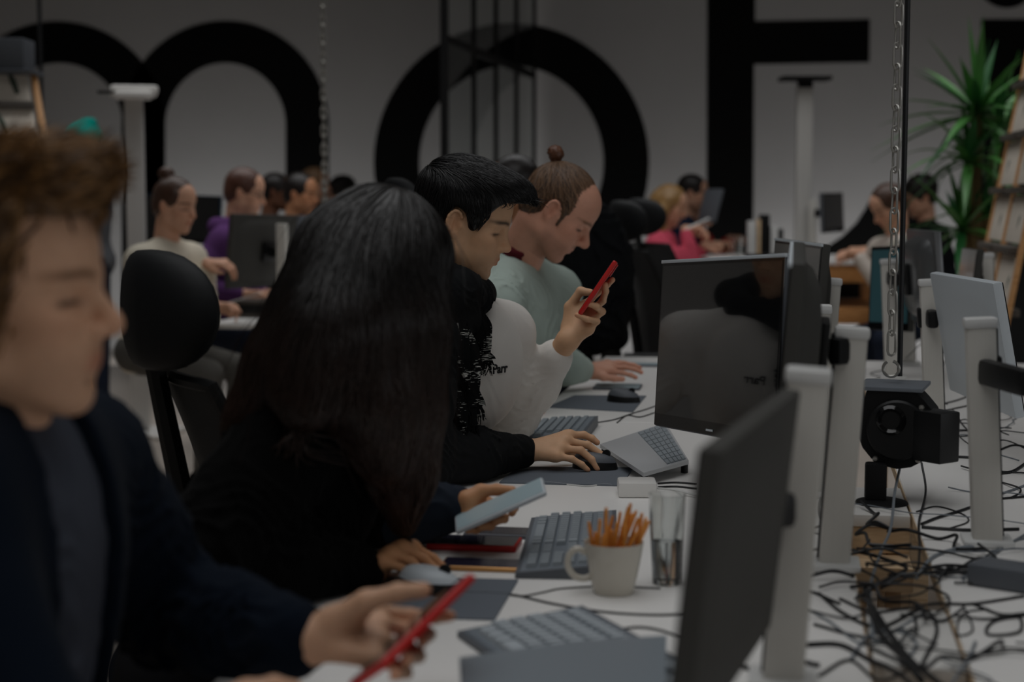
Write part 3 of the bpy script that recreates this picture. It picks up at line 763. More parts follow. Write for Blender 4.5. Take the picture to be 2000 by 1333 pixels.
# bigger ones across the gap and the right desk
big = [
 ([(1760, 905, .06), (1748, 960, .03), (1740, 1030, .01), (1720, 1080, .0), (1700, 1150, .0), (1705, 1250, .0)], .0035),
 ([(1800, 905, .05), (1808, 960, .01), (1795, 1020, 0), (1796, 1080, 0), (1785, 1120, 0), (1720, 1150, 0)], .003),
 ([(1665, 1075), (1720, 1090), (1770, 1110), (1740, 1128), (1700, 1150)], .004),
 ([(1720, 1140), (1780, 1122), (1860, 1118), (1910, 1112), (1960, 1100)], .003),
 ([(1800, 1024), (1830, 1012), (1870, 1000), (1905, 988)], .0035),
 ([(1800, 1030), (1850, 1034), (1900, 1036), (1990, 1034)], .004),
 ([(1790, 1130), (1820, 1090), (1870, 1072), (1930, 1066), (1965, 1062)], .004),
 ([(1880, 1130), (1920, 1100), (1960, 1070), (2010, 1040)], .003),
 ([(1880, 1140), (1895, 1110), (1950, 1072), (1990, 1055), (2040, 1050)], .002),
 ([(1790, 1000), (1830, 990), (1880, 1005), (1890, 1020), (1850, 1034)], .002),
 ([(1640, 1170), (1700, 1195), (1760, 1190), (1830, 1180), (1900, 1180), (2000, 1165)], .003),
 ([(1600, 1160), (1650, 1200), (1720, 1225), (1800, 1190), (1830, 1230), (1800, 1300)], .0035),
 ([(1560, 1180), (1620, 1215), (1690, 1260), (1750, 1230), (1800, 1200)], .0025),
 ([(1570, 1260), (1640, 1260), (1700, 1290), (1760, 1320), (1820, 1380)], .0045),
 ([(1590, 1220), (1660, 1240), (1740, 1260), (1800, 1330)], .003),
 ([(1700, 1180), (1740, 1240), (1780, 1290), (1840, 1340)], .005),
 ([(1690, 1150), (1715, 1230), (1760, 1280), (1800, 1330)], .006),
 ([(1900, 1180), (1950, 1200), (1990, 1205), (1990, 1235), (1930, 1240), (1940, 1215), (2010, 1200)], .003),
 ([(1905, 1255), (1890, 1290), (1870, 1320), (1850, 1350)], .003),
 ([(1880, 1180), (1900, 1230), (1870, 1240), (1880, 1200), (1930, 1190)], .002),
 ([(1830, 780, .02), (1838, 740, .05), (1845, 705, .1)], .002),
 ([(1830, 792), (1870, 782), (1895, 772)], .003), ([(1835, 805), (1880, 795), (1910, 790)], .003),
 ([(1850, 845), (1880, 820), (1920, 830), (1970, 850)], .002), ([(1840, 860), (1890, 850), (1930, 880), (1990, 900)], .002),
 ([(1860, 840), (1900, 870), (1960, 860), (2010, 880)], .002), ([(1860, 800), (1890, 840), (1930, 850)], .0025),
 ([(1835, 895), (1870, 893), (1910, 895)], .004), ([(1950, 880), (1980, 870), (2010, 875)], .003),
 ([(1955, 925), (1980, 920), (2010, 900)], .004), ([(1955, 965), (1985, 955), (2010, 945)], .003),
 ([(1950, 975), (1985, 972), (2010, 970)], .003), ([(1640, 850), (1670, 840), (1690, 800), (1680, 770)], .003),
 ([(1640, 930), (1625, 960), (1615, 990), (1630, 1040)], .0035), ([(1610, 900), (1605, 960), (1600, 1000), (1615, 1050)], .003),
 ([(1480, 1140), (1530, 1150), (1580, 1155), (1640, 1180)], .003), ([(1470, 1040), (1500, 1060), (1560, 1080)], .003),
 ([(1480, 1000), (1510, 1020), (1540, 1000)], .0025), ([(1440, 1300), (1490, 1310), (1540, 1290), (1600, 1300)], .004),
 ([(1770, 700, .05), (1790, 680, .1), (1815, 655, .16), (1828, 615, .22)], .0022),
 ([(1720, 790), (1755, 780), (1800, 770), (1850, 790)], .0025), ([(1690, 745), (1720, 738), (1700, 730), (1730, 722)], .002),
 ([(1660, 1290), (1700, 1240), (1760, 1235), (1790, 1260), (1760, 1300)], .003),
 ([(1600, 1320), (1660, 1290), (1720, 1330), (1790, 1300)], .003)]
for i, (pxs, r) in enumerate(big):
    r *= 0.78
    mm = M_CABLE if i % 6 else M_CABLEG
    lay(pxs, r, mm if i not in (7, 8) else M_CABLEG, DZ, label='black cable lying loose in the tangle across the desks' if mm is M_CABLE and i not in (7, 8) else 'grey cable lying loose in the tangle across the desks')
rc = random.Random(3)
for i in range(26):     # long thin leads wandering over the far desk and the gap
    x, y = rc.uniform(1600, 2000), rc.uniform(770, 1320); an = rc.uniform(-0.6, 0.9); cv = rc.uniform(-0.5, 0.5); P = []
    bp = on(x, y, DZ)
    for k in range(9):
        P.append(bp + np.array([0, 0, 0.002 + rc.uniform(0, 0.006)])); an += cv + rc.uniform(-0.35, 0.35)
        bp = bp + np.array([math.cos(an), math.sin(an), 0]) * rc.uniform(0.035, 0.06)
    cable(P, rc.choice([0.0012, 0.0016, 0.002]), *((M_CABLEG, 'grey cable lying loose in the tangle across the desks') if i % 4 == 0 else ()))
for i in range(16):      # short random loops hanging in the gap and lying on the right desk
    x, y = rc.uniform(1650, 1990), rc.uniform(1000, 1310); P = []; an = rc.uniform(0, 6.28)
    base_p = on(x, y, DZ)
    for k in range(6):
        P.append(base_p + np.array([0, 0, 0.003 + (0.012 if k % 2 else 0.0)])); an += rc.uniform(-1.1, 1.1)
        base_p = base_p + np.array([math.cos(an), math.sin(an), 0]) * rc.uniform(0.03, 0.07)
    cable(P, rc.choice([0.0018, 0.0025, 0.003]))
# power strip box at the right edge and a grey stand foot
p = on(1975, 1150, DZ)
t = thing('power_brick', 'dark grey power brick at the right picture edge', 'power brick', p)
m_ = MB(); m_.box(p + np.array([0.02, 0, 0.018]), (0.16, 0.07, 0.035), rotz(-0.5), bev=0.006); m_.put('body', M_DGREY, t)
m_ = MB(); m_.tube(spline([p + np.array([-.05, .05, .02]), p + np.array([-.09, .1, .01]), p + np.array([-.13, .09, .004])], 6), .003, 6); m_.put('lead', M_CABLE, t)
# ------------------------------------------------------------------ office chairs
def office_chair(p, yaw, label, group='black office chairs', headrest=True, seat_z=0.47, arms=True, hdz=0.14, hs=1.0, back=True):
    """p: floor point under the seat centre; yaw = direction the chair faces (world angle)"""
    t = thing('office_chair' if back else 'office_stool', label, 'chair' if back else 'stool', (p[0], p[1], 0), group)
    R = rotz(yaw)
    def L(x, y, z): return np.array([p[0], p[1], 0]) + R @ np.array([x, y, z])
    m_ = MB()
    for k in range(5):
        a = 2 * math.pi * k / 5 + 0.3
        m_.tube([L(0, 0, 0.1), L(0.16 * math.cos(a), 0.16 * math.sin(a), 0.095), L(0.31 * math.cos(a), 0.31 * math.sin(a), 0.07)], [0.028, 0.022, 0.016], 8)
    m_.put('star_base', M_BLACK, t)
    for k in range(5):
        a = 2 * math.pi * k / 5 + 0.3; c = L(0.31 * math.cos(a), 0.31 * math.sin(a), 0.03)
        w = MB(); w.lathe([(0, -0.02), (0.026, -0.02), (0.03, -0.014), (0.03, 0.014), (0.026, 0.02), (0, 0.02)], c, axis=R @ np.array([-math.sin(a), math.cos(a), 0]), n=14); w.put('caster', M_BLACKG, t)
    m_ = MB(); m_.lathe([(0, 0), (0.03, 0), (0.03, 0.17), (0.018, 0.17), (0.018, 0.34), (0, 0.34)], L(0, 0, 0.09), n=14); m_.put('gas_stem', M_BLACKG, t)
    m_ = MB(); m_.box(L(0, 0, seat_z - 0.04), (0.5, 0.49, 0.08), R, bev=0.035, seg=4); m_.put('seat', M_LEATH, t)
    if not back: return t
    rec = math.tan(math.radians(13))
    def back(zf, y): return L(-0.24 - (zf - seat_z) * rec + 0.0, y, zf)
    # mesh back: curved sheet with frame
    z0, z1 = seat_z + 0.08, seat_z + 0.62
    nz, ny = 12, 12; V = []; Fc = []
    for i in range(nz + 1):
        zf = z0 + (z1 - z0) * i / nz; hw = 0.235 - 0.05 * (i / nz) ** 2 - 0.04 * (1 - i / nz) ** 2
        for j in range(ny + 1):
            y = -hw + 2 * hw * j / ny; c = back(zf, y); bow = 0.045 * (y / 0.24) ** 2 + 0.03 * math.sin(math.pi * i / nz)
            V.append(c + R @ np.array([bow, 0, 0]))
    n0 = len(V)
    V += [v - R @ np.array([0.012, 0, 0]) for v in V]
    W_ = ny + 1
    for i in range(nz):
        for j in range(ny):
            q = (i * W_ + j, i * W_ + j + 1, (i + 1) * W_ + j + 1, (i + 1) * W_ + j)
            Fc.append(q); Fc.append(tuple(n0 + k for k in q[::-1]))
    for i in range(nz): Fc.append((i * W_, (i + 1) * W_, n0 + (i + 1) * W_, n0 + i * W_)); Fc.append((i * W_ + ny, n0 + i * W_ + ny, n0 + (i + 1) * W_ + ny, (i + 1) * W_ + ny))
    bk = MB(); bk.add(V, Fc, True); bo = bk.put('backrest', M_MESHK, t)
    edge = [V[i * W_] for i in range(nz + 1)] + [V[nz * W_ + j] for j in range(1, ny + 1)] + [V[i * W_ + ny] for i in range(nz - 1, -1, -1)] + [V[j] for j in range(ny - 1, 0, -1)]
    fr = MB(); fr.tube(edge, 0.014, 8, closed=True); fr.put('back_frame', M_BLACK, t)
    sp = MB(); sp.tube([L(-0.16, 0, seat_z - 0.06), L(-0.31, 0, seat_z - 0.02), back(z0 + 0.12, 0) - R @ np.array([0.05, 0, 0]), back(z1 - 0.05, 0) - R @ np.array([0.035, 0, 0]), back(z1 + 0.06, 0) - R @ np.array([0.03, 0, 0])], [0.03, 0.028, 0.024, 0.02, 0.018], 8); sp.put('spine', M_BLACK, t)
    if headrest:
        hz = z1 + hdz; V = []; Fc = []; nu, nv = 22, 14
        for i in range(nv + 1):
            ph = math.pi * i / nv - math.pi / 2
            for j in range(nu):
                a = 2 * math.pi * j / nu; e = 0.7
                cx_, sx_ = math.cos(a), math.sin(a)
                y = math.copysign(abs(sx_) ** e, sx_) * 0.155 * hs * math.cos(ph) ** 0.6
                x = math.copysign(abs(cx_) ** 0.9, cx_) * 0.05 * hs * math.cos(ph) ** 0.6
                zz = math.sin(ph) * 0.095 * hs
                x += 0.07 * (y / 0.155 / hs) ** 2 - 0.02
                V.append(back(hz, 0) + R @ np.array([x + 0.01, y, zz]))
        for i in range(nv):
            for j in range(nu): Fc.append((i * nu + j, i * nu + (j + 1) % nu, (i + 1) * nu + (j + 1) % nu, (i + 1) * nu + j))
        h = MB(); h.add(V, Fc, True); h.put('headrest', M_LEATH, t)
    if arms:
        for s in (-1, 1):
            h = MB(); h.box(L(-0.03, s * 0.29, seat_z + 0.2), (0.25, 0.075, 0.03), R, bev=0.012, seg=3); ao = h.put('armrest', M_BLACK, t)
            h = MB(); h.tube([L(-0.02, s * 0.2, seat_z - 0.06), L(-0.04, s * 0.29, seat_z - 0.03), L(-0.04, s * 0.29, seat_z + 0.19)], [0.018, 0.02, 0.022], 8)
            g = h.put('armrest_post', M_BLACK, t)
    return t
# ------------------------------------------------------------------ body modelling: smooth blended volumes turned into one skin
def A3(p): return np.asarray(p, np.float32)
class Field:
    def __init__(s, lo, hi, res):
        s.lo, s.res = A3(lo), float(res)
        s.n = tuple(int(v) for v in np.ceil((A3(hi) - s.lo) / res).astype(int) + 1)
        s.a = np.full(s.n, 0.2, np.float32)
        s.ax = [(s.lo[i] + np.arange(s.n[i], dtype=np.float32) * s.res) for i in range(3)]
    def sub(s, lo, hi):
        i0 = np.maximum(np.floor((A3(lo) - s.lo) / s.res).astype(int), 0)
        i1 = np.minimum(np.ceil((A3(hi) - s.lo) / s.res).astype(int) + 1, s.n)
        if np.any(i1 <= i0): return None
        sl = tuple(slice(int(i0[k]), int(i1[k])) for k in range(3))
        return sl, s.ax[0][sl[0]][:, None, None], s.ax[1][sl[1]][None, :, None], s.ax[2][sl[2]][None, None, :]
    def mix(s, sl, d, k, op):
        o = s.a[sl]; d = d.astype(np.float32)
        if op == '+':
            if k > 0:
                h = np.clip(0.5 + 0.5 * (o - d) / k, 0, 1); s.a[sl] = o * (1 - h) + d * h - k * h * (1 - h)
            else: s.a[sl] = np.minimum(o, d)
        else:
            if k > 0:
                h = np.clip(0.5 - 0.5 * (o + d) / k, 0, 1); s.a[sl] = o * (1 - h) - d * h + k * h * (1 - h)
            else: s.a[sl] = np.maximum(o, -d)
    def cap(s, a, b, ra, rb=None, k=0.0, op='+'):
        rb = ra if rb is None else rb; a, b = A3(a), A3(b); m = max(ra, rb) + k + 4 * s.res
        q = s.sub(np.minimum(a, b) - m, np.maximum(a, b) + m)
        if q is None: return s
        sl, X, Y, Z = q; v = b - a; L2 = float(v @ v) + 1e-12
        px, py, pz = X - a[0], Y - a[1], Z - a[2]
        t = np.clip((px * v[0] + py * v[1] + pz * v[2]) / L2, 0, 1)
        d = np.sqrt((px - t * v[0]) ** 2 + (py - t * v[1]) ** 2 + (pz - t * v[2]) ** 2) - (ra + (rb - ra) * t)
        s.mix(sl, d, k, op); return s
    def chain(s, P, r, k=0.0, op='+'):
        r = r if hasattr(r, '__len__') else [r] * len(P)
        for i in range(len(P) - 1): s.cap(P[i], P[i + 1], r[i], r[i + 1], k, op)
        return s
    def ell(s, c, r, R=None, k=0.0, op='+'):
        c, r = A3(c), A3(r); m = float(r.max()) + k + 4 * s.res
        q = s.sub(c - m, c + m)
        if q is None: return s
        sl, X, Y, Z = q; R = np.eye(3) if R is None else R
        p = [X - c[0], Y - c[1], Z - c[2]]
        l = [p[0] * R[0, i] + p[1] * R[1, i] + p[2] * R[2, i] for i in range(3)]
        k0 = np.sqrt(sum((l[i] / r[i]) ** 2 for i in range(3))); k1 = np.sqrt(sum((l[i] / r[i] ** 2) ** 2 for i in range(3))) + 1e-6
        s.mix(sl, k0 * (k0 - 1) / k1, k, op); return s
    def halfspace_cut(s, p, n, k=0.0):        # keep the side the normal points away from
        p, n = A3(p), A3(n); n = n / np.linalg.norm(n)
        d = -((s.ax[0][:, None, None] - p[0]) * n[0] + (s.ax[1][None, :, None] - p[1]) * n[1] + (s.ax[2][None, None, :] - p[2]) * n[2])
        s.mix(tuple(slice(None) for _ in range(3)), d, k, '-'); return s
    def desk_cut(s):                          # cloth and body stop at the desk edge and top
        x, z = s.ax[0], s.ax[2]
        dx = np.maximum((DX0 - 0.004) - x, 0)[:, None, None]; zc, zh = DZ - 0.028, 0.03
        q = np.abs(z - zc)[None, None, :] - zh
        inside = np.maximum((DX0 - 0.004) - x[:, None, None], q)
        d = np.where(inside < 0, inside, np.sqrt(dx ** 2 + np.maximum(q, 0) ** 2)) + 0 * s.ax[1][None, :, None]
        s.mix(tuple(slice(None) for _ in range(3)), d, 0.004, '-'); return s
    def folds(s, c, axis, amp, wl, sig, seed=0, band=0.05):
        """cloth creases: waves across `axis`, fading with the distance from c"""
        c, axis = A3(c), A3(axis); axis = axis / np.linalg.norm(axis); m = 2.2 * sig
        q = s.sub(c - m, c + m)
        if q is None: return s
        sl, X, Y, Z = q; px, py, pz = X - c[0], Y - c[1], Z - c[2]
        w = np.exp(-(px ** 2 + py ** 2 + pz ** 2) / (sig * sig))
        u = px * axis[0] + py * axis[1] + pz * axis[2]
        f = 2 * math.pi / wl; g = f * 0.37
        ph = seed * 1.7
        warp = 1.3 * np.sin(px * g + ph) * np.cos(py * g * 1.1 + ph * 2) + 1.1 * np.sin(pz * g * 0.9 + ph + 1.0 + py * g * 0.6)
        wv = np.sin(u * f * 0.7 + 2.6 * warp + ph); wv = (1 - np.abs(wv)) ** 2 * 1.5 - 0.5
        md = 0.35 + 0.65 * np.clip(0.5 + np.sin(px * f * 0.31 + ph) * np.sin(py * f * 0.27 + 2 * ph) + 0.6 * np.sin(pz * f * 0.3 + ph), 0, 1)
        s.a[sl] -= (amp * 0.75 * w * wv * md * (np.abs(s.a[sl]) < band)).astype(np.float32); return s
    def grain(s, amp, wl, seed=0):
        X, Y, Z = s.ax[0][:, None, None], s.ax[1][None, :, None], s.ax[2][None, None, :]; f = 2 * math.pi / wl; p = seed * 2.1
        n = np.sin(X * f + p + 2 * np.sin(Y * f * 0.7 + p)) * np.sin(Y * f * 1.1 + 1.3 * p + 2 * np.sin(Z * f * 0.6)) * np.sin(Z * f * 0.9 + p + 1.5 * np.sin(X * f * 0.8))
        s.a += (amp * n).astype(np.float32); return s
    def grad(s, P):
        """value and gradient at points (nearest cell, central differences)"""
        i = np.rint((P - s.lo) / s.res).astype(int)
        i = np.stack([np.clip(i[:, k], 1, s.n[k] - 2) for k in range(3)], 1)
        a = s.a; x, y, z = i.T
        g = np.stack([a[x + 1, y, z] - a[x - 1, y, z], a[x, y + 1, z] - a[x, y - 1, z], a[x, y, z + 1] - a[x, y, z - 1]], 1) / (2 * s.res)
        cen = s.lo + i * s.res
        v = a[x, y, z] + np.sum(g * (P - cen), 1)
        return v, g / (np.linalg.norm(g, axis=1, keepdims=True) + 1e-9)
    def mesh(s):
        a = s.a; I = a < 0
        for k in range(3):                       # close the border
            sl = [slice(None)] * 3
            for e in (0, -1): sl[k] = e; I[tuple(sl)] = False; a[tuple(sl)] = np.maximum(a[tuple(sl)], s.res * 0.3)
        c = np.zeros(tuple(v - 1 for v in s.n), np.int8)
        for dx in (0, 1):
            for dy in (0, 1):
                for dz in (0, 1):
                    c += I[dx:s.n[0] - 1 + dx, dy:s.n[1] - 1 + dy, dz:s.n[2] - 1 + dz]
        act = (c > 0) & (c < 8); ix = np.argwhere(act)
        idx = np.full(act.shape, -1, np.int32); idx[act] = np.arange(len(ix), dtype=np.int32)
        acc = np.zeros((len(ix), 3), np.float32); cnt = np.zeros(len(ix), np.float32)
        cor = {(dx, dy, dz): a[ix[:, 0] + dx, ix[:, 1] + dy, ix[:, 2] + dz] for dx in (0, 1) for dy in (0, 1) for dz in (0, 1)}
        for p in cor:
            for k in range(3):
                if p[k] == 0:
                    q = list(p); q[k] = 1; q = tuple(q); va, vb = cor[p], cor[q]; cr = (va < 0) != (vb < 0)
                    t = np.where(cr, va / (va - vb + 1e-12), 0).astype(np.float32)
                    for m in range(3): acc[:, m] += np.where(cr, p[m] + (t if m == k else 0), 0)
                    cnt += cr
        V = s.lo + (ix + acc / np.maximum(cnt, 1)[:, None]) * s.res
        Q = []
        for k in range(3):
            sl0 = [slice(0, s.n[m] - 1) for m in range(3)]; sl1 = list(sl0); sl1[k] = slice(1, s.n[k])
            ed = I[tuple(sl0)] != I[tuple(sl1)]; e = np.argwhere(ed)
            u, w = (k + 1) % 3, (k + 2) % 3
            e = e[(e[:, u] > 0) & (e[:, w] > 0)]
            ins = I[e[:, 0], e[:, 1], e[:, 2]]
            du, dw = np.zeros(3, int), np.zeros(3, int); du[u] = 1; dw[w] = 1
            f = [idx[tuple((e - o).T)] for o in (du * 0, du, du + dw, dw)]
            q = np.stack(f, 1); q[~ins] = q[~ins][:, ::-1]; Q.append(q)
        Q = np.concatenate(Q); Q = Q[(Q >= 0).all(1)]
        return V, Q
def smooth_mesh(V, Q, it=1, lam=0.5):
    for _ in range(it):
        S = np.zeros_like(V); n = np.zeros(len(V), np.float32)
        for a, b in ((0, 1), (1, 2), (2, 3), (3, 0)):
            np.add.at(S, Q[:, a], V[Q[:, b]]); np.add.at(n, Q[:, a], 1)
            np.add.at(S, Q[:, b], V[Q[:, a]]); np.add.at(n, Q[:, b], 1)
        V = V + lam * (S / np.maximum(n, 1)[:, None] - V)
    return V
class Loc:
    """local frame (forward, left, up) with scale, writing into a Field"""
    def __init__(s, F, o, R, sc=1.0): s.F, s.o, s.R, s.sc = F, np.asarray(o, float), R, sc
    def w(s, p): return s.o + s.R @ (np.asarray(p, float) * s.sc)
    def ell(s, c, r, rot=None, k=0.0, op='+'):
        s.F.ell(s.w(c), np.asarray(r) * s.sc, s.R if rot is None else s.R @ rot, k * s.sc, op)
    def cap(s, a, b, ra, rb=None, k=0.0, op='+'):
        s.F.cap(s.w(a), s.w(b), ra * s.sc, (ra if rb is None else rb) * s.sc, k * s.sc, op)
    def local(s, P): return ((P - s.o) @ s.R) / s.sc
def ry(a):
    a = math.radians(a); return np.array([[math.cos(a), 0, math.sin(a)], [0, 1, 0], [-math.sin(a), 0, math.cos(a)]])
def rx_(a):
    a = math.radians(a); return np.array([[1, 0, 0], [0, math.cos(a), -math.sin(a)], [0, math.sin(a), math.cos(a)]])
def rz_(a):
    a = math.radians(a); return np.array([[math.cos(a), -math.sin(a), 0], [math.sin(a), math.cos(a), 0], [0, 0, 1]])

def head(F, o, R, sc=1.0, female=False, nose=1.0, jaw=1.0, ears=True, detail=True, chin=0.0, lips=1.0, brow=1.0, smile=0.0, cheek=1.0):
    """head: origin between the ears' upper ends; vertex at +0.125, chin at -0.115"""
    L = Loc(F, o, R, sc)
    L.ell((-0.014, 0, 0.036), (0.098, 0.077, 0.088))
    L.ell((0.018, 0, 0.05), (0.076, 0.066, 0.066), k=0.03)          # forehead
    L.ell((0.03, 0, -0.012), (0.06, 0.06, 0.075), k=0.03)
    L.ell((0.044, 0, -0.055), (0.049, 0.048 * jaw, 0.05), k=0.025)
    for s in (-1, 1): L.ell((0.052, s * 0.03, -0.048), (0.032, 0.025 * jaw, 0.036), k=0.02)
    for s in (-1, 1):
        L.cap((0.062, s * 0.017, -0.1), (0.0, s * 0.05 * jaw, -0.064), 0.014, 0.015, k=0.03)
        L.cap((0.0, s * 0.05 * jaw, -0.064), (-0.006, s * 0.058, -0.015), 0.015, 0.017, k=0.025)
        L.ell((0.058, s * 0.043, -0.016), (0.022, 0.018 * cheek, 0.017), k=0.024)
    L.ell((0.075 + chin, 0, -0.1), (0.017, 0.02, 0.017), k=0.02)
    if not detail:
        L.cap((0.088, 0, 0.01), (0.112, 0, -0.028), 0.009, 0.012, k=0.012)
        for s in (-1, 1): L.ell((0.096, s * 0.033, 0.006), (0.014, 0.018, 0.01), k=0.014, op='-')
        L.ell((0.083, 0, -0.06), (0.017, 0.025, 0.02), k=0.012)
    else:
        for s in (-1, 1):
            L.ell((0.1, s * 0.034, 0.004), (0.024, 0.021, 0.0135), k=0.016, op='-')
            L.cap((0.0835 + 0.002 * brow, s * 0.012, 0.0225), (0.069, s * 0.05, 0.019), 0.0095 * brow, 0.007, k=0.014)
        n = nose
        L.cap((0.086, 0, 0.016), (0.1125 * (0.5 + 0.5 * n), 0, -0.02), 0.008, 0.0098, k=0.013)
        L.ell((0.1105 + 0.008 * (n - 1), 0, -0.0275), (0.0135 * n, 0.0125, 0.0105), k=0.008)
        for s in (-1, 1):
            L.ell((0.0985, s * 0.0125, -0.032), (0.0125, 0.0085, 0.0085), k=0.006)
            L.ell((0.105, s * 0.007, -0.0405), (0.005, 0.0035, 0.0035), k=0.003, op='-')
        L.ell((0.0765, 0, -0.06), (0.0215, 0.033, 0.027), k=0.016)
        w = 0.0255; zc = -0.063
        for s in (-1, 1):                                            # lips, two halves each
            L.cap((0.0955, 0, zc + 0.0055), (0.081, s * w, zc + 0.001 + smile), 0.0052 * lips, 0.0025, k=0.004)
            L.cap((0.0925, 0, zc - 0.0065), (0.0805, s * w * 0.92, zc - 0.001 + smile), 0.0062 * lips, 0.0028, k=0.004)
            L.cap((0.1, 0, zc - 0.0003), (0.083, s * w * 1.04, zc + smile), 0.0013, 0.001, k=0.0028, op='-')
        L.ell((0.097, 0, -0.0815), (0.009, 0.016, 0.006), k=0.009, op='-')
        for s in (-1, 1):                                            # closed-down lids over the eyeball
            L.ell((0.0705, s * 0.0325, 0.0025), (0.0145, 0.0155, 0.0135), k=0.004)
            L.cap((0.0865, s * 0.024, -0.004), (0.078, s * 0.044, -0.003), 0.0011, 0.001, k=0.002, op='-')
    if ears:
        for s in (-1, 1):
            Re = rz_(-s * 18) @ rx_(-s * 8) @ ry(-10)
            c = np.array((-0.014, s * 0.074, -0.006))
            def e(p): return c + Re @ np.array([p[0], p[1] * s, p[2]])
            if detail:
                L.ell(e((0, 0.002, 0)), (0.018, 0.0085, 0.031), Re, k=0.008)
                L.ell(e((0.001, 0.0115, 0.003)), (0.0115, 0.007, 0.0205), Re, k=0.005, op='-')
                hel = [e((0.017 * math.cos(a), 0.0085, 0.004 + 0.0275 * math.sin(a))) for a in np.linspace(-2.4, -5.8, 9)[::-1]]
                for i in range(8): L.cap(hel[i], hel[i + 1], 0.0036, k=0.003)
                L.cap(e((-0.005, 0.0065, 0.016)), e((-0.006, 0.007, -0.012)), 0.003, k=0.004)
                L.ell(e((0.006, 0.004, -0.026)), (0.008, 0.005, 0.009), Re, k=0.005)
                L.ell(e((0.014, 0.006, -0.004)), (0.004, 0.005, 0.007), Re, k=0.004)
            else:
                L.ell(e((0, 0.003, 0)), (0.016, 0.009, 0.03), Re, k=0.006)
                L.ell(e((0.002, 0.013, 0.002)), (0.009, 0.006, 0.017), Re, k=0.004, op='-')
    return L
def col_head(P, L, col, base, hairc, stubble=0.0, lipc=None, browc=None, male=True, eyes=True):
    """skin tones that belong to the face itself: lips, brows, lashes, stubble"""
    q = L.local(P); x, y, z = q.T; ay = np.abs(y)
    def blob(c, r, pw=2.0):
        return np.exp(-(np.abs((x - c[0]) / r[0]) ** pw + np.abs((ay - c[1]) / r[1]) ** pw + np.abs((z - c[2]) / r[2]) ** pw))
    base = np.asarray(base[:3])
    def over(w, c):
        col[:] = col * (1 - w[:, None]) + np.asarray(c[:3]) * w[:, None]
    inh = (x > -0.12) & (x < 0.14) & (ay < 0.1) & (z > -0.135) & (z < 0.14)
    red = base * np.array([1.04, 0.84, 0.78])
    over(0.5 * inh * blob((0.062, 0.045, -0.022), (0.03, 0.025, 0.024)), red)
    over(0.55 * inh * blob((0.112, 0.0, -0.028), (0.022, 0.018, 0.016)), red)
    over(0.6 * inh * blob((-0.014, 0.08, -0.006), (0.02, 0.012, 0.03)), red)
    if stubble:
        w = inh * 0.5 * np.clip((-z - 0.042) / 0.02, 0, 1) * np.clip((0.1 - x) / 0.02, 0, 1) * np.clip((x - 0.0) / 0.02, 0, 1)
        w = np.maximum(w * np.clip((0.0 - (z + 0.05)) / 0.02 + 0.4, 0, 1), inh * blob((0.096, 0.012, -0.049), (0.014, 0.018, 0.0065)))
        over(np.clip(stubble * w, 0, 1), hairc)
    lipc = base * np.array([0.84, 0.6, 0.57]) if lipc is None else lipc
    over(0.9 * inh * (x > 0.07) * blob((0.092, 0.0, -0.0635), (0.02, 0.024, 0.0105), 4), lipc)
    bc = hairc if browc is None else browc
    tz = 0.0255 + 0.10 * (0.045 - ay) * (ay > 0.03) * 0
    over(0.92 * inh * (x > 0.04) * np.exp(-(((z - 0.0245 - 0.12 * (0.03 - np.abs(ay - 0.03))) / 0.0048) ** 2)) * np.exp(-((np.abs(ay - 0.036) / 0.0265) ** 6)), bc)
    if eyes:
        over(0.92 * inh * (x > 0.05) * np.exp(-(((z + 0.0015 + 0.12 * np.maximum(ay - 0.036, 0)) / 0.0036) ** 2)) * np.exp(-((np.abs(ay - 0.0375) / 0.0205) ** 6)), np.array([0.014, 0.01, 0.009]))
    return col
def finger(F, P, r0=0.0092, r1=0.0074, k=0.004):
    n = len(P); r = [r0 + (r1 - r0) * i / (n - 1) for i in range(n)]
    for i in range(n - 1):
        F.cap(P[i], P[i + 1], r[i], r[i + 1], k if i else k * 1.6)
    for i in range(1, n - 1): F.ell(P[i], [r[i] * 1.06] * 3, k=0.002)
def hand_px(F, wrist, fingers, thumb, palm_r=0.0145, wr=(0.026, 0.02), sc=1.0, elbow=None, fore=(0.036, 0.027)):
    """wrist: point; fingers: list of 4 chains [mcp, pip, (dip), tip]; thumb: chain [base, mcp, ip, tip]"""
    wrist = np.asarray(wrist, float)
    M = [np.asarray(f[0], float) for f in fingers]
    for i, m in enumerate(M):
        v = m - wrist
        F.cap(wrist + v * 0.12, m, 0.017 * sc, palm_r * sc * (0.9 if i == 3 else 1), k=0.014 * sc)
    for i in range(3):
        F.cap(M[i] * 0.93 + wrist * 0.07, M[i + 1] * 0.93 + wrist * 0.07, palm_r * 0.85 * sc, k=0.008 * sc)
    c = (M[0] + M[3]) / 2 * 0.5 + wrist * 0.5
    if thumb is not None:
        T = [np.asarray(t, float) for t in thumb]
        F.cap(wrist * 0.75 + T[0] * 0.25, T[0], 0.018 * sc, 0.0165 * sc, k=0.014 * sc)
        F.cap(T[0], T[1], 0.0165 * sc, 0.0125 * sc, k=0.012 * sc)
        F.cap(T[0] * 0.5 + c * 0.5, T[1] * 0.6 + M[0] * 0.2 + c * 0.2, 0.012 * sc, 0.0105 * sc, k=0.012 * sc)
        finger(F, T[1:], 0.0115 * sc, 0.0092 * sc, 0.005)
    for i, f in enumerate(fingers):
        s = sc * (0.88 if i == 3 else 1.0)
        finger(F, f, 0.0093 * s, 0.0072 * s, 0.0035)
    if elbow is not None:
        e = np.asarray(elbow, float)
        F.cap(wrist, wrist * 0.75 + e * 0.25, wr[0] * sc, fore[1] * sc * 1.08, k=0.016)
        F.cap(wrist * 0.75 + e * 0.25, e, fore[1] * sc * 1.08, fore[0] * sc, k=0.012)
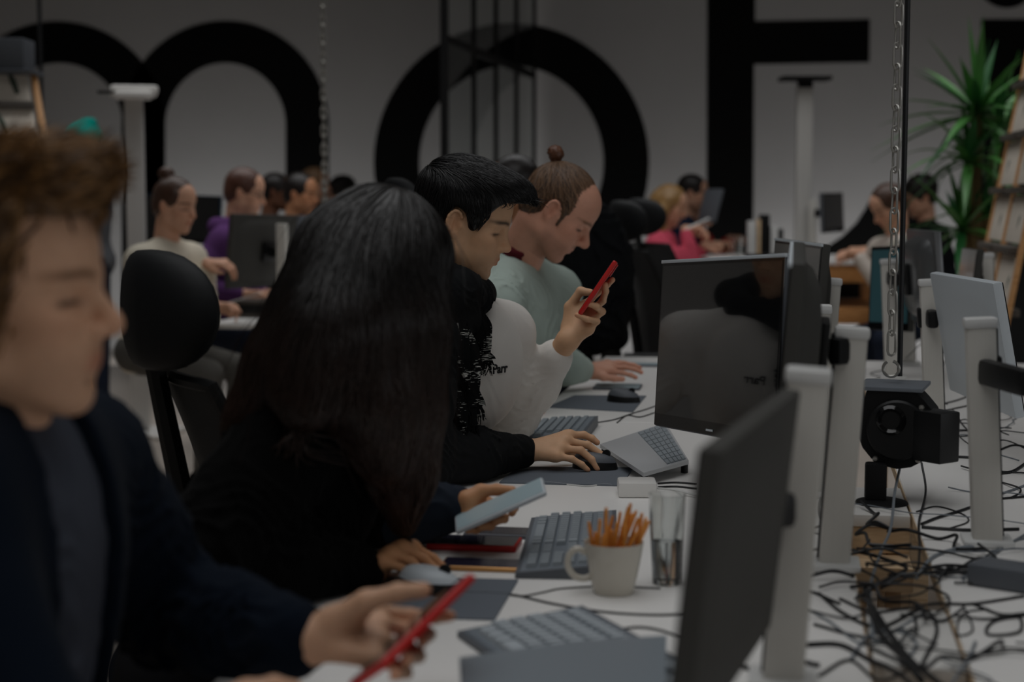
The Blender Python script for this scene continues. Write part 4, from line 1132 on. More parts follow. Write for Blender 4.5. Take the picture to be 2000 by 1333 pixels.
def tips_col(P, col, tips, r=0.007, c=None, base=None):
    for t in tips:
        w = np.exp(-(np.sum((P - np.asarray(t)) ** 2, 1) / (r * r)) ** 2)
        col[:] = col * (1 - 0.55 * w[:, None]) + np.asarray(c) * 0.55 * w[:, None]
    return col
def strands(F, roots, dirs, nseg=8, seg=0.012, r=0.0012, lift=0.002, stick=0.75, gravity=None, wob=0.25, seed=0, sides=3, rt=0.25, lift_end=None, curl=0.0, keep=None):
    """hair locks: traced over the hair volume F. dirs(P, t) gives the wanted direction at points P."""
    rng = np.random.default_rng(seed); P = np.asarray(roots, np.float64).copy(); N = len(P)
    path = [P.copy()]; ph = rng.uniform(0, 6.28, (N, 3)); dev = rng.normal(0, wob, (N, 3)); ln = rng.uniform(0.65, 1.2, N)[:, None]
    prev = None
    for i in range(nseg):
        t = i / nseg
        d = dirs(P, t) + dev * (1 + curl * np.sin(ph + i * 1.3))
        v, g = F.grad(P.astype(np.float32))
        out = np.sum(d * g, 1, keepdims=True)
        d = d - g * np.maximum(-out, 0) * -1 * 0 - g * out * stick
        d /= np.linalg.norm(d, axis=1, keepdims=True) + 1e-9
        if prev is not None: d = 0.5 * d + 0.5 * prev; d /= np.linalg.norm(d, axis=1, keepdims=True) + 1e-9
        prev = d; P = P + d * seg * ln
        v, g = F.grad(P.astype(np.float32))
        le = lift + ((lift_end if lift_end is not None else lift) - lift) * t
        push = np.clip(le - v, -seg * 0.8 * stick, seg)[:, None]
        P = P + g * push; path.append(P.copy())
    path = np.stack(path, 1); n = nseg + 1                      # N, n, 3
    if keep is not None: path = path[keep(path)]; N = len(path)
    tg = np.gradient(path, axis=1); tg /= np.linalg.norm(tg, axis=2, keepdims=True) + 1e-9
    up = rng.normal(0, 1, (N, 1, 3)) + np.array([0.1, 0.2, 1.0]); x = np.cross(tg, np.broadcast_to(up, tg.shape)); x /= np.linalg.norm(x, axis=2, keepdims=True) + 1e-9
    y = np.cross(tg, x); tt = np.linspace(0, 1, n)[None, :, None]
    rad = r * rng.uniform(0.6, 1.3, (N, 1, 1)) * (0.55 + 0.9 * np.sin(np.clip(tt * 2.2, 0, math.pi / 2))) * (1 - (1 - rt) * tt ** 2)
    V = np.stack([path + rad * (math.cos(2 * math.pi * k / sides) * x + math.sin(2 * math.pi * k / sides) * y) for k in range(sides)], 2).reshape(-1, 3)
    s_, i_, k_ = np.meshgrid(np.arange(N), np.arange(nseg), np.arange(sides), indexing='ij')
    b0 = (s_ * n + i_) * sides; k2 = (k_ + 1) % sides
    Q = np.stack([b0 + k_, b0 + k2, b0 + sides + k2, b0 + sides + k_], -1).reshape(-1, 4)
    sh = np.repeat(rng.uniform(0.0, 1.0, N), n * sides)
    SHADE[0] = sh
    return V, Q
SHADE = [None]
def hair_mesh(name, V, Q, exs, shades, c0, c1, m, parent):
    """base volume plus locks; every lock gets its own tone between c0 and c1"""
    Vs, Qs, Cs = [V], [Q], [np.tile(np.asarray(c0[:3]) * 0.75 + np.asarray(c1[:3]) * 0.25, (len(V), 1))]; n = len(V)
    for (v, q), sh in zip(exs, shades):
        Vs.append(v); Qs.append(q + n); n += len(v); Cs.append(np.asarray(c0[:3]) * (1 - sh[:, None]) + np.asarray(c1[:3]) * sh[:, None])
    return place(name, mesh_np(name, np.concatenate(Vs), np.concatenate(Qs), m, True, np.concatenate(Cs)), parent)
def skin_mat(name, rough=0.5):
    return mat(name, (0.5, 0.3, 0.2, 1), rough, spec=0.35, attr=True, noise=0.05, nscale=60, bump=0.06, bscale=700, sss=0.12)
M_SKIN = skin_mat('skin')
def cloth(name, col, rough=0.85, noise=0.05, bump=0.25, bscale=500, sheen=0.0, attr=False):
    return mat(name, col, rough, spec=0.06, noise=noise, nscale=14, bump=bump, bscale=bscale, sheen=sheen, attr=attr)
def hairv(name, rough=0.36, spec=0.5):
    return mat(name, (0.05, 0.04, 0.03, 1), rough, spec=spec, attr=True)
def hairm(name, col, rough=0.38):
    return mat(name, col, rough, spec=0.5, noise=0.2, nscale=30)
def put_field(F, name, m, parent, it=1, colf=None, extra=None, smooth=True):
    V, Q = F.mesh(); V = smooth_mesh(V, Q, it) if it else V
    col = None
    if colf is not None: col = colf(V)
    if extra is not None:
        V2, Q2 = extra; Q = np.concatenate([Q, Q2 + len(V)])
        V = np.concatenate([V, V2])
    return place(name, mesh_np(name, V, Q, m, smooth, col), parent)
def solid_col(base):
    return lambda V: np.tile(np.asarray(base[:3], np.float32), (len(V), 1))
# ------------------------------------------------------------------ shared parts of a figure
def N(v): v = np.asarray(v, float); return v / np.linalg.norm(v)
def spine(nb, hip, Sr, Sl):
    up = N(np.asarray(nb) - hip); left = np.asarray(Sl) - Sr; left = N(left - up * np.dot(left, up)); return np.stack([np.cross(left, up), left, up], 1)
def torso(F, nb, hip, Sr, Sl, g=0.0, sc=1.0, belly=0.0, k=0.05):
    nb, hip, Sr, Sl = [np.asarray(v, float) for v in (nb, hip, Sr, Sl)]
    R = spine(nb, hip, Sr, Sl); w = np.linalg.norm(Sl - Sr) / 2; L = np.linalg.norm(nb - hip)
    sm = (Sl + Sr) / 2
    c1 = sm * 0.74 + hip * 0.26 + R[:, 0] * 0.015
    F.ell(c1, (0.105 * sc + g, w * 0.93 + g, 0.19 * sc + g), R)
    F.ell(nb * 0.36 + hip * 0.64 + R[:, 0] * (0.015 + belly), (0.105 * sc + g + belly, w * 0.78 + g, 0.18 * sc + g), R, k=k)
    F.ell(hip, (0.12 * sc + g, w * 0.82 + g, 0.14 * sc), R, k=k)
    for S in (Sr, Sl):
        F.cap(S, nb * 0.75 + S * 0.25, 0.056 * sc + g, 0.05 * sc + g, k=0.05)
    return R
def limb(F, P, r, k=0.02): F.chain(P, r, k)
def hand_gen(F, w, x, up, side=1, curl=(25, 35, 25), thumb=0.0, sc=1.0, spread=4):
    """a whole hand from the wrist w: x = pointing direction, up = back of the hand, side = +1 thumb towards up x x"""
    x, up = N(x), np.asarray(up, float); up = N(up - x * np.dot(up, x)); y = np.cross(up, x) * side
    def P(a, b, c): return w + (x * a + y * b + up * c) * sc
    base = [(0.094, 0.029, 0.002), (0.098, 0.009, 0.004), (0.093, -0.011, 0.003), (0.084, -0.03, 0.0)]
    ln = [(0.043, 0.026, 0.021), (0.047, 0.03, 0.022), (0.044, 0.028, 0.021), (0.034, 0.021, 0.019)]
    ch = []
    for i in range(4):
        p = np.array(base[i]); P_ = [P(*p)]; a = 0; sp = math.radians((1.5 - i) * spread)
        for j in range(3):
            a += math.radians(curl[j] + i * 3)
            p = p + np.array([math.cos(a) * math.cos(sp), math.cos(a) * math.sin(sp), -math.sin(a)]) * ln[i][j]; P_.append(P(*p))
        ch.append(P_)
    tl = [(0.022, 0.024, -0.006), (0.05, 0.043 + 0.006 * thumb, -0.016), (0.078, 0.05 - 0.012 * thumb, -0.022), (0.1, 0.047 - 0.02 * thumb, -0.026)]
    hand_px(F, w, ch, [P(*q) for q in tl], sc=sc)
    return [c[-1] for c in ch] + [P(*tl[-1])]
def shoe(F, ankle, fwd, g=0.0):
    a = np.asarray(ankle, float); f = N([fwd[0], fwd[1], 0]); h = a.copy(); h[2] = 0.0
    F.cap(a, h + [0, 0, 0.06], 0.045, 0.045, k=0.02)
    F.cap(h - f * 0.05 + [0, 0, 0.042], h + f * 0.13 + [0, 0, 0.036], 0.04, 0.036, k=0.02)
    F.halfspace_cut((0, 0, 0.003), (0, 0, -1), 0.004)
def legs(t, hip, fwd, left, knee_z=0.52, m=None, spread=0.1, ml=0.44, shoes=True, ankx=0.36, side_z=None):
    hip = np.asarray(hip, float); f = N([fwd[0], fwd[1], 0]); l = N([left[0], left[1], 0])
    K = [hip + f * ml + l * s * spread * 1.3 + [0, 0, knee_z - hip[2]] for s in (-1, 1)]
    A = [k + f * (ankx - ml) * 0.4 for k in K]
    lo = np.min(np.array(K + A + [hip]), 0) - 0.25; hi = np.max(np.array(K + A + [hip]), 0) + 0.25; lo[2] = 0.0
    F = Field(lo, hi, 0.011)
    F.ell(hip, (0.14, 0.17, 0.12), np.stack([f, l, np.array([0, 0, 1.0])], 1))
    for s, k, a in zip((-1, 1), K, A):
        a = a.copy(); a[2] = 0.1
        F.cap(hip + l * s * spread, k, 0.085, 0.066, k=0.04); F.cap(k, a, 0.064, 0.052, k=0.02)
    F.folds(hip + f * 0.12, f, 0.006, 0.05, 0.15, 3)
    put_field(F, 'trousers', m, t, 1)
    if shoes:
        F = Field(lo, np.array([hi[0] + 0.1, hi[1] + .1, 0.2]), 0.01)
        for a in A: a = a.copy(); a[2] = 0.1; shoe(F, a, f)
        put_field(F, 'shoes', cloth('black_shoes', rgb(26, 26, 28)), t, 1)
M_JEANS = cloth('dark_denim', rgb(38, 44, 58)); M_GTROU = cloth('grey_trousers', rgb(96, 94, 90)); M_BTROU = cloth('black_trousers', rgb(26, 26, 28)); M_CREAM = cloth('cream_cotton', rgb(208, 186, 148))
M_BROWNS = hairm('light_brown_hair', rgb(126, 92, 56), 0.45); M_BLKH = hairm('black_hair', rgb(11, 11, 12), 0.32); M_DBH = hairm('dark_brown_hair', rgb(44, 28, 20), 0.36); M_ABH = hairm('ash_brown_hair', rgb(104, 78, 58))
HIPS = {}
def lerp(a, b, t): return np.asarray(a, float) * (1 - t) + np.asarray(b, float) * t
# ------------------------------------------------------------------ the young man in the dark and white sweatshirt (in focus)
def man_scarf():
    o = pt(908, 432, 3.5); R = frame(5, -19, 2)
    nb = pt(868, 590, 3.54); Sr, Sl = pt(814, 668, 3.34), pt(982, 652, 3.72)
    hip = np.array([nb[0] - 0.2, nb[1], 0.6])
    Er, Wr = pt(806, 900, 3.25), pt(1022, 882, 3.5)
    El, Wl = pt(998, 812, 3.88), pt(1107, 668, 3.73)
    HIPS['scarf'] = hip
    t = thing('person', 'young man in black and white sweatshirt and fringed scarf holding up red phone', 'person', (hip[0], hip[1], 0))
    base = np.array(rgb(214, 170, 134)[:3]); hc = np.array(rgb(22, 20, 20)[:3])
    F = Field((o[0] - 0.42, Sr[1] - 0.2, 0.72), (Wl[0] + 0.22, Sl[1] + 0.22, o[2] + 0.17), 0.0028)
    L = head(F, o, R, 0.97, nose=0.84, jaw=1.07, lips=1.25, chin=-0.001)
    F.cap(L.w((-0.028, 0, -0.05)), nb, 0.058, 0.066, k=0.03)
    torso(F, nb, hip, Sr, Sl, -0.02)
    limb(F, [Sr, Er], [0.045, 0.04]); limb(F, [Sl, El], [0.045, 0.04])
    P = lambda x, y, d: pt(x, y, d)
    # left hand round the phone: fingers' tips come forward round the near edge
    d = 3.73
    FL = [[P(1143, 597, d + .035), P(1166, 572, d + .04), P(1186, 556, d + .02), P(1196, 547, d - .005)],
          [P(1153, 612, d + .015), P(1177, 588, d + .02), P(1183, 569, d - .01), P(1182, 556, d - .03)],
          [P(1156, 626, d - .005), P(1176, 609, d - .005), P(1165, 599, d - .035), P(1150, 594, d - .043)],
          [P(1151, 643, d - .02), P(1166, 628, d - .028), P(1147, 624, d - .045), P(1127, 616, d - .046)]]
    TL = [P(1110, 640, d + .03), P(1112, 600, d + .035), P(1134, 569, d + .025), P(1153, 572, d + .01)]
    hand_px(F, Wl, FL, TL, elbow=El, sc=0.98)
    d = 3.5
    FR = [[P(1112, 851, d + .035), P(1140, 850, d + .045), P(1156, 857, d + .045), P(1166, 865, d + .045)],
          [P(1106, 862, d + .01), P(1148, 870, d + .015), P(1174, 889, d + .01), P(1190, 907, d)],
          [P(1097, 877, d - .012), P(1134, 880, d - .01), P(1156, 899, d - .015), P(1167, 917, d - .02)],
          [P(1088, 892, d - .032), P(1117, 897, d - .035), P(1136, 908, d - .035), P(1148, 919, d - .035)]]
    TR = [P(1046, 876, d + .03), P(1075, 880, d + .055), P(1105, 886, d + .07), P(1128, 890, d + .075)]
    hand_px(F, Wr, FR, TR, elbow=Er)
    tips = [f[-1] for f in FL + FR] + [TL[-1], TR[-1]]
    def cf(V):
        c = np.tile(base.astype(np.float32), (len(V), 1))
        col_head(V, L, c, base, hc, 0.12)
        tips_col(V, c, [q for q in tips], 0.009, base * np.array([1.12, 0.86, 0.82]))
        return c
    F.desk_cut(); put_field(F, 'body', M_SKIN, t, 1, cf)
    # hair: full, swept forward, with a fringe
    H = Field(o - 0.19, o + 0.19, 0.003); LH = Loc(H, o, R)
    LH.ell((-0.012, 0, 0.05), (0.114, 0.094, 0.092))
    LH.ell((0.058, 0, 0.092), (0.07, 0.075, 0.04), k=0.03)
    LH.ell((0.088, 0.0, 0.098), (0.034, 0.05, 0.02), ry(14), k=0.025)
    LH.ell((-0.058, 0, -0.022), (0.056, 0.074, 0.066), k=0.03)
    LH.ell((0.114, 0, -0.012), (0.084, 0.13, 0.102), ry(0), k=0.01, op='-')
    LH.ell((0.03, 0, -0.11), (0.1, 0.14, 0.07), k=0.012, op='-')
    for s in (-1, 1):
        LH.cap((0.026, s * 0.07, 0.03), (0.03, s * 0.069, -0.004), 0.008, 0.004, k=0.008)
        LH.ell((-0.01, s * 0.083, -0.01), (0.029, 0.036, 0.04), ry(-10), k=0.006, op='-')
    LH.cap((-0.045, 0, -0.045), (-0.062, 0, -0.085), 0.052, 0.036, k=0.02)
    V, Q = H.mesh(); V = smooth_mesh(V, Q, 1)
    q = LH.local(V); rng = np.random.default_rng(3)
    w = np.clip(q[:, 2] + 0.1, 0.02, 1); idx = rng.choice(len(V), 5200, p=w / w.sum())
    def dirs(P, tt):
        q = LH.local(P); top = np.clip((q[:, 2] - 0.06) / 0.05, 0, 1)[:, None]; bk = np.clip((-q[:, 0] - 0.02) / 0.05, 0, 1)[:, None]
        ds = np.array([0.45, 0, -1.0]); db = np.array([-0.12, 0, -1.0]); dt = np.array([1.0, -0.2, 0.06])
        dd = dt * top + (1 - top) * (ds * (1 - bk) + db * bk)
        dd = dd / np.linalg.norm(dd, axis=1, keepdims=True)
        return dd @ R.T
    def nf(path):
        q = ((path - o) @ R)
        return ~((q[..., 0] > 0.056) & (q[..., 2] < 0.056)).any(1) & ~((q[..., 0] > 0.0) & (q[..., 2] < -0.008)).any(1) & ~((((q[..., 0] + 0.01) / 0.026) ** 2 + ((q[..., 2] + 0.008) / 0.035) ** 2 < 1) & (np.abs(q[..., 1]) > 0.055)).any(1) & ~((q[..., 0] > 0.098) & (q[..., 2] < 0.079)).any(1)
    ex = strands(H, V[idx], dirs, 8, 0.0085, 0.0009, lift=0.0008, lift_end=0.0035, wob=0.14, seed=5, keep=nf)
    hair_mesh('hair', V, Q, [ex], [SHADE[0]], rgb(8, 8, 9), rgb(20, 19, 20), hairv('black_hair_locks', 0.33), t)
    # white sweatshirt: torso and left sleeve
    Mw = cloth('white_fleece', rgb(226, 222, 216), 0.9, 0.03, 0.15)
    F = Field((hip[0] - 0.22, Sr[1] - 0.15, 0.52), (Wl[0] + 0.1, Sl[1] + 0.25, nb[2] + 0.1), 0.0045)
    RT = torso(F, nb, hip, Sr, Sl, 0.012, k=0.06, belly=0.02)
    cu = lerp(El, Wl, 0.76)
    limb(F, [Sl, lerp(Sl, El, .5), El], [0.07, 0.068, 0.062], 0.04); limb(F, [El, lerp(El, cu, .55), cu], [0.062, 0.058, 0.045], 0.03)
    F.cap(lerp(El, Wl, 0.73), lerp(El, Wl, 0.81), 0.044, 0.041, k=0.004)
    ch = pt(958, 715, 3.53); F.ell(ch, (0.04, 0.085, 0.12), basis(CR * 0.66 - CF * 0.75, (0, 0, 1)), k=0.07)
    F.folds(El, Wl - El, 0.009, 0.05, 0.11, 1); F.folds(lerp(Sl, El, .4), El - Sl, 0.007, 0.055, 0.12, 2); F.folds(lerp(nb, hip, .5) + RT[:, 0] * .1, RT[:, 2] + RT[:, 1], 0.006, 0.07, 0.15, 3)
    F.desk_cut(); sw = put_field(F, 'sweatshirt', Mw, t, 1)
    # black half of the jacket: right side and right arm
    Mb = cloth('black_fleece', rgb(25, 26, 27), 0.9, 0.06, 0.2, sheen=0.02)
    F = Field((hip[0] - 0.25, Sr[1] - 0.2, 0.52), (Wr[0] + 0.05, Sl[1] + 0.2, nb[2] + 0.12), 0.0045)
    torso(F, nb, hip, Sr, Sl, 0.03, k=0.06, belly=0.01)
    F.halfspace_cut(nb + RT[:, 0] * 0.05 - RT[:, 1] * 0.01, RT[:, 0] * 0.5 + RT[:, 1] * 0.86, 0.02)
    limb(F, [Sr, lerp(Sr, Er, .5), Er], [0.076, 0.074, 0.07], 0.05); cu = lerp(Er, Wr, 0.86)
    limb(F, [Er, lerp(Er, Wr, .5), lerp(Er, Wr, .78)], [0.07, 0.06, 0.047], 0.03); F.cap(lerp(Er, Wr, .8), lerp(Er, Wr, .97), 0.041, 0.039, k=0.005)
    F.folds(lerp(Er, Wr, .55), Wr - Er, 0.009, 0.05, 0.12, 4); F.folds(Er, Er - Sr, 0.009, 0.06, 0.12, 5); F.folds(Sr, Er - Sr + RT[:, 0] * .1, 0.009, 0.07, 0.15, 6)
    F.desk_cut(); put_field(F, 'jacket', Mb, t, 1)
    # scarf: loop round the neck and two hanging fringed ends
    ms = mat('patterned_black_scarf', rgb(13, 14, 15), 0.9, spec=0.1)
    if not ms.node_tree.nodes.get('pat'):
        nt = ms.node_tree; bs = nt.nodes['Principled BSDF']
        tc = nt.nodes.new('ShaderNodeTexCoord'); mp = nt.nodes.new('ShaderNodeMapping'); mp.inputs['Scale'].default_value = (16, 16, 120)
        n1 = nt.nodes.new('ShaderNodeTexNoise'); n1.name = 'pat'; n1.inputs['Scale'].default_value = 4; n1.inputs['Detail'].default_value = 2
        mp2 = nt.nodes.new('ShaderNodeMapping'); n2 = nt.nodes.new('ShaderNodeTexNoise'); n2.inputs['Scale'].default_value = 14
        cr = nt.nodes.new('ShaderNodeValToRGB'); cr.color_ramp.interpolation = 'CONSTANT'
        cr.color_ramp.elements[0].color = rgb(13, 14, 15); cr.color_ramp.elements[1].position = 0.575; cr.color_ramp.elements[1].color = rgb(190, 190, 184)
        ml = nt.nodes.new('ShaderNodeMath'); ml.operation = 'MULTIPLY_ADD'; ml.inputs[1].default_value = 0.6; 
        nt.links.new(tc.outputs['Object'], mp.inputs['Vector']); nt.links.new(mp.outputs['Vector'], n1.inputs['Vector'])
        nt.links.new(tc.outputs['Object'], n2.inputs['Vector']); nt.links.new(n2.outputs['Fac'], ml.inputs[0])
        m3 = nt.nodes.new('ShaderNodeMath'); m3.operation = 'MULTIPLY'; m3.inputs[1].default_value = 0.45; nt.links.new(n1.outputs['Fac'], m3.inputs[0])
        nt.links.new(m3.outputs[0], ml.inputs[2]); nt.links.new(ml.outputs[0], cr.inputs['Fac']); nt.links.new(cr.outputs['Color'], bs.inputs['Base Color'])
    F = Field(nb - np.array([0.2, 0.25, 0.42]), nb + np.array([0.25, 0.25, 0.16]), 0.004)
    ring = [pt(x, y, dd) for x, y, dd in [(862, 545, 3.4), (905, 560, 3.38), (930, 580, 3.46), (935, 575, 3.6), (905, 545, 3.68), (862, 525, 3.66), (838, 520, 3.55), (842, 530, 3.45)]]
    for i in range(8): F.cap(ring[i], ring[(i + 1) % 8], 0.036, 0.036, k=0.02)
    F.cap(pt(880, 585, 3.36), pt(925, 640, 3.42), 0.045, 0.03, k=0.03)
    F.cap(pt(855, 570, 3.36), pt(900, 690, 3.36), 0.05, 0.03, k=0.03)
    F.folds(pt(890, 580, 3.4), CU + CR, 0.008, 0.045, 0.13, 8)
    put_field(F, 'neck_wrap', Mb, t, 1)
    def end(path, w, seed):
        S = spline(path, 6); V, Fc = [], []; n = len(S); rng = random.Random(seed)
        for i, p in enumerate(S):
            for j in range(9):
                u = (j / 8 - 0.5) * 2
                V.append(p + CF * u * w * 0.55 + CR * (u * w * 0.62 + 0.008 * math.sin(u * 5 + i * 0.5)) )
        off = len(V); V += [v + N(CR - CF * 0.8) * 0.007 for v in V]
        for i in range(n - 1):
            for j in range(8):
                a = i * 9 + j; q = (a, a + 1, a + 10, a + 9); Fc.append(q); Fc.append(tuple(off + k for k in q[::-1]))
        for i in range(n - 1):
            for j in (0, 8): a = i * 9 + j; Fc.append((a, a + 9, off + a + 9, off + a))
        m_ = MB(); m_.add(V, Fc, True); so = m_.put('scarf_end', ms, t)
        fm = MB()
        for k in range(26):
            u = (rng.random() - 0.5) * 2; s0 = S[-1] + CF * u * w * 0.55 + CR * u * w * 0.62 + N(CR - CF * .8) * .004
            e = s0 + np.array([rng.uniform(-.012, .012), rng.uniform(-.01, .01), -rng.uniform(.02, .04)])
            fm.tube([s0, (s0 + e) / 2 + CR * rng.uniform(-.004, .004), e], [0.0022, 0.0018, 0.0008], 5)
        fm.put('fringe', ms, so)
    end([pt(930, 600, 3.40), pt(937, 640, 3.40), pt(943, 680, 3.41), pt(944, 702, 3.42)], 0.022, 1)
    end([pt(898, 630, 3.34), pt(910, 690, 3.33), pt(920, 750, 3.335), pt(922, 795, 3.34)], 0.026, 2)
    end([pt(885, 760, 3.33), pt(905, 800, 3.325), pt(915, 832, 3.33)], 0.024, 3)
    # printed word on the chest
    cd = bpy.data.curves.new('print', 'FONT'); cd.body = 'Parr'; cd.size = 0.029; cd.offset = 0.0006; cd.extrude = 0.0006; cd.shear = 0.0
    tmp = bpy.data.objects.new('print', cd); me = bpy.data.meshes.new_from_object(tmp); bpy.data.objects.remove(tmp)
    pl = pt(964, 727, 3.45); ux = N(CR * 0.72 + CF * 0.65 + CU * 0.22); uz = N(CU - ux * np.dot(CU, ux)); un = np.cross(ux, uz); PR['n'] = Vector(un.tolist())
    PR['flat'] = [v.co.copy() for v in me.vertices]
    MW = Matrix([[ux[i], uz[i], un[i], pl[i]] for i in range(3)] + [[0, 0, 0, 1]])
    me.transform(MW); me.materials.append(mat('black_print', rgb(24, 24, 26), 0.8)); PR['print'] = (place('print', me, t), sw)
    legs(t, hip, CR, CF, m=M_BTROU)
    # red phone in the left hand
    a, b2 = pt(1133, 614, 3.715), pt(1203, 511, 3.715)
    held_phone(a, b2, N(CF * 0.98 + CR * 0.12), 0.073, 0.011, 'red phone held up by the young man with the fringed scarf', M_RED, M_SIGN, face=-1)
PR = {}
def held_phone(a, b2, wdir, w, h, label, edge, facem, face=1, cam_bump=True, both=True):
    """a, b2: bottom and top middle of the long axis"""
    x = N(b2 - a); y = N(wdir - x * np.dot(wdir, x)); n = np.cross(x, y)
    if np.dot(n, CR) * face < 0: n = -n                       # n = screen side
    L = np.linalg.norm(b2 - a); c = (a + b2) / 2; R = np.stack([x, y, np.cross(x, y)], 1)
    t = thing('phone', label, 'phone', c, 'phones held in hands')
    m_ = MB(); m_.box(c, (L, w, h), R, bev=0.004, seg=3); m_.put('case', edge, t)
    m_ = MB(); m_.box(c + n * (h / 2 + 0.0002), (L - 0.008, w - 0.008, 0.001), R); m_.put('screen', facem, t)
    if cam_bump:
        m_ = MB(); m_.box(c - n * (h / 2 + 0.0015) + x * (L * 0.36) + y * w * 0.2, (0.034, 0.03, 0.004), R, bev=0.0015); m_.put('camera_bump', edge, t)
    return t
man_scarf()
def press_print():
    o, sw = PR['print']; bpy.context.view_layer.update()
    me = o.data; from_ = [o.matrix_world @ v.co for v in me.vertices]
    inv = sw.matrix_world.inverted()
    vs = [v.co.copy() for v in sw.data.vertices]
    from mathutils.bvhtree import BVHTree
    bv = BVHTree.FromPolygons([sw.matrix_world @ v for v in vs], [tuple(p.vertices) for p in sw.data.polygons])
    oi = o.matrix_world.inverted()
    cp = Vector((0, 0, EYE)); r, f_ = ray(977, 720)
    h = bv.ray_cast(cp, Vector(r.tolist()).normalized())
    if h[0] is None: return
    nn = h[1] if h[1].dot(cp - h[0]) > 0 else -h[1]
    uz = (Vector((0, 0, 1)) - nn * nn.z).normalized(); ux = uz.cross(nn)
    L_ = [Vector(p) for p in PR['flat']]; mx = (min(p.x for p in L_) + max(p.x for p in L_)) / 2; my = (min(p.y for p in L_) + max(p.y for p in L_)) / 2
    for v, p in zip(me.vertices, L_):
        w = h[0] + ux * (p.x - mx) + uz * (p.y - my)
        q = bv.ray_cast(w + nn * 0.05, -nn)
        v.co = oi @ ((q[0] if q[0] is not None else w) + nn * (0.0012 + p.z))
press_print()
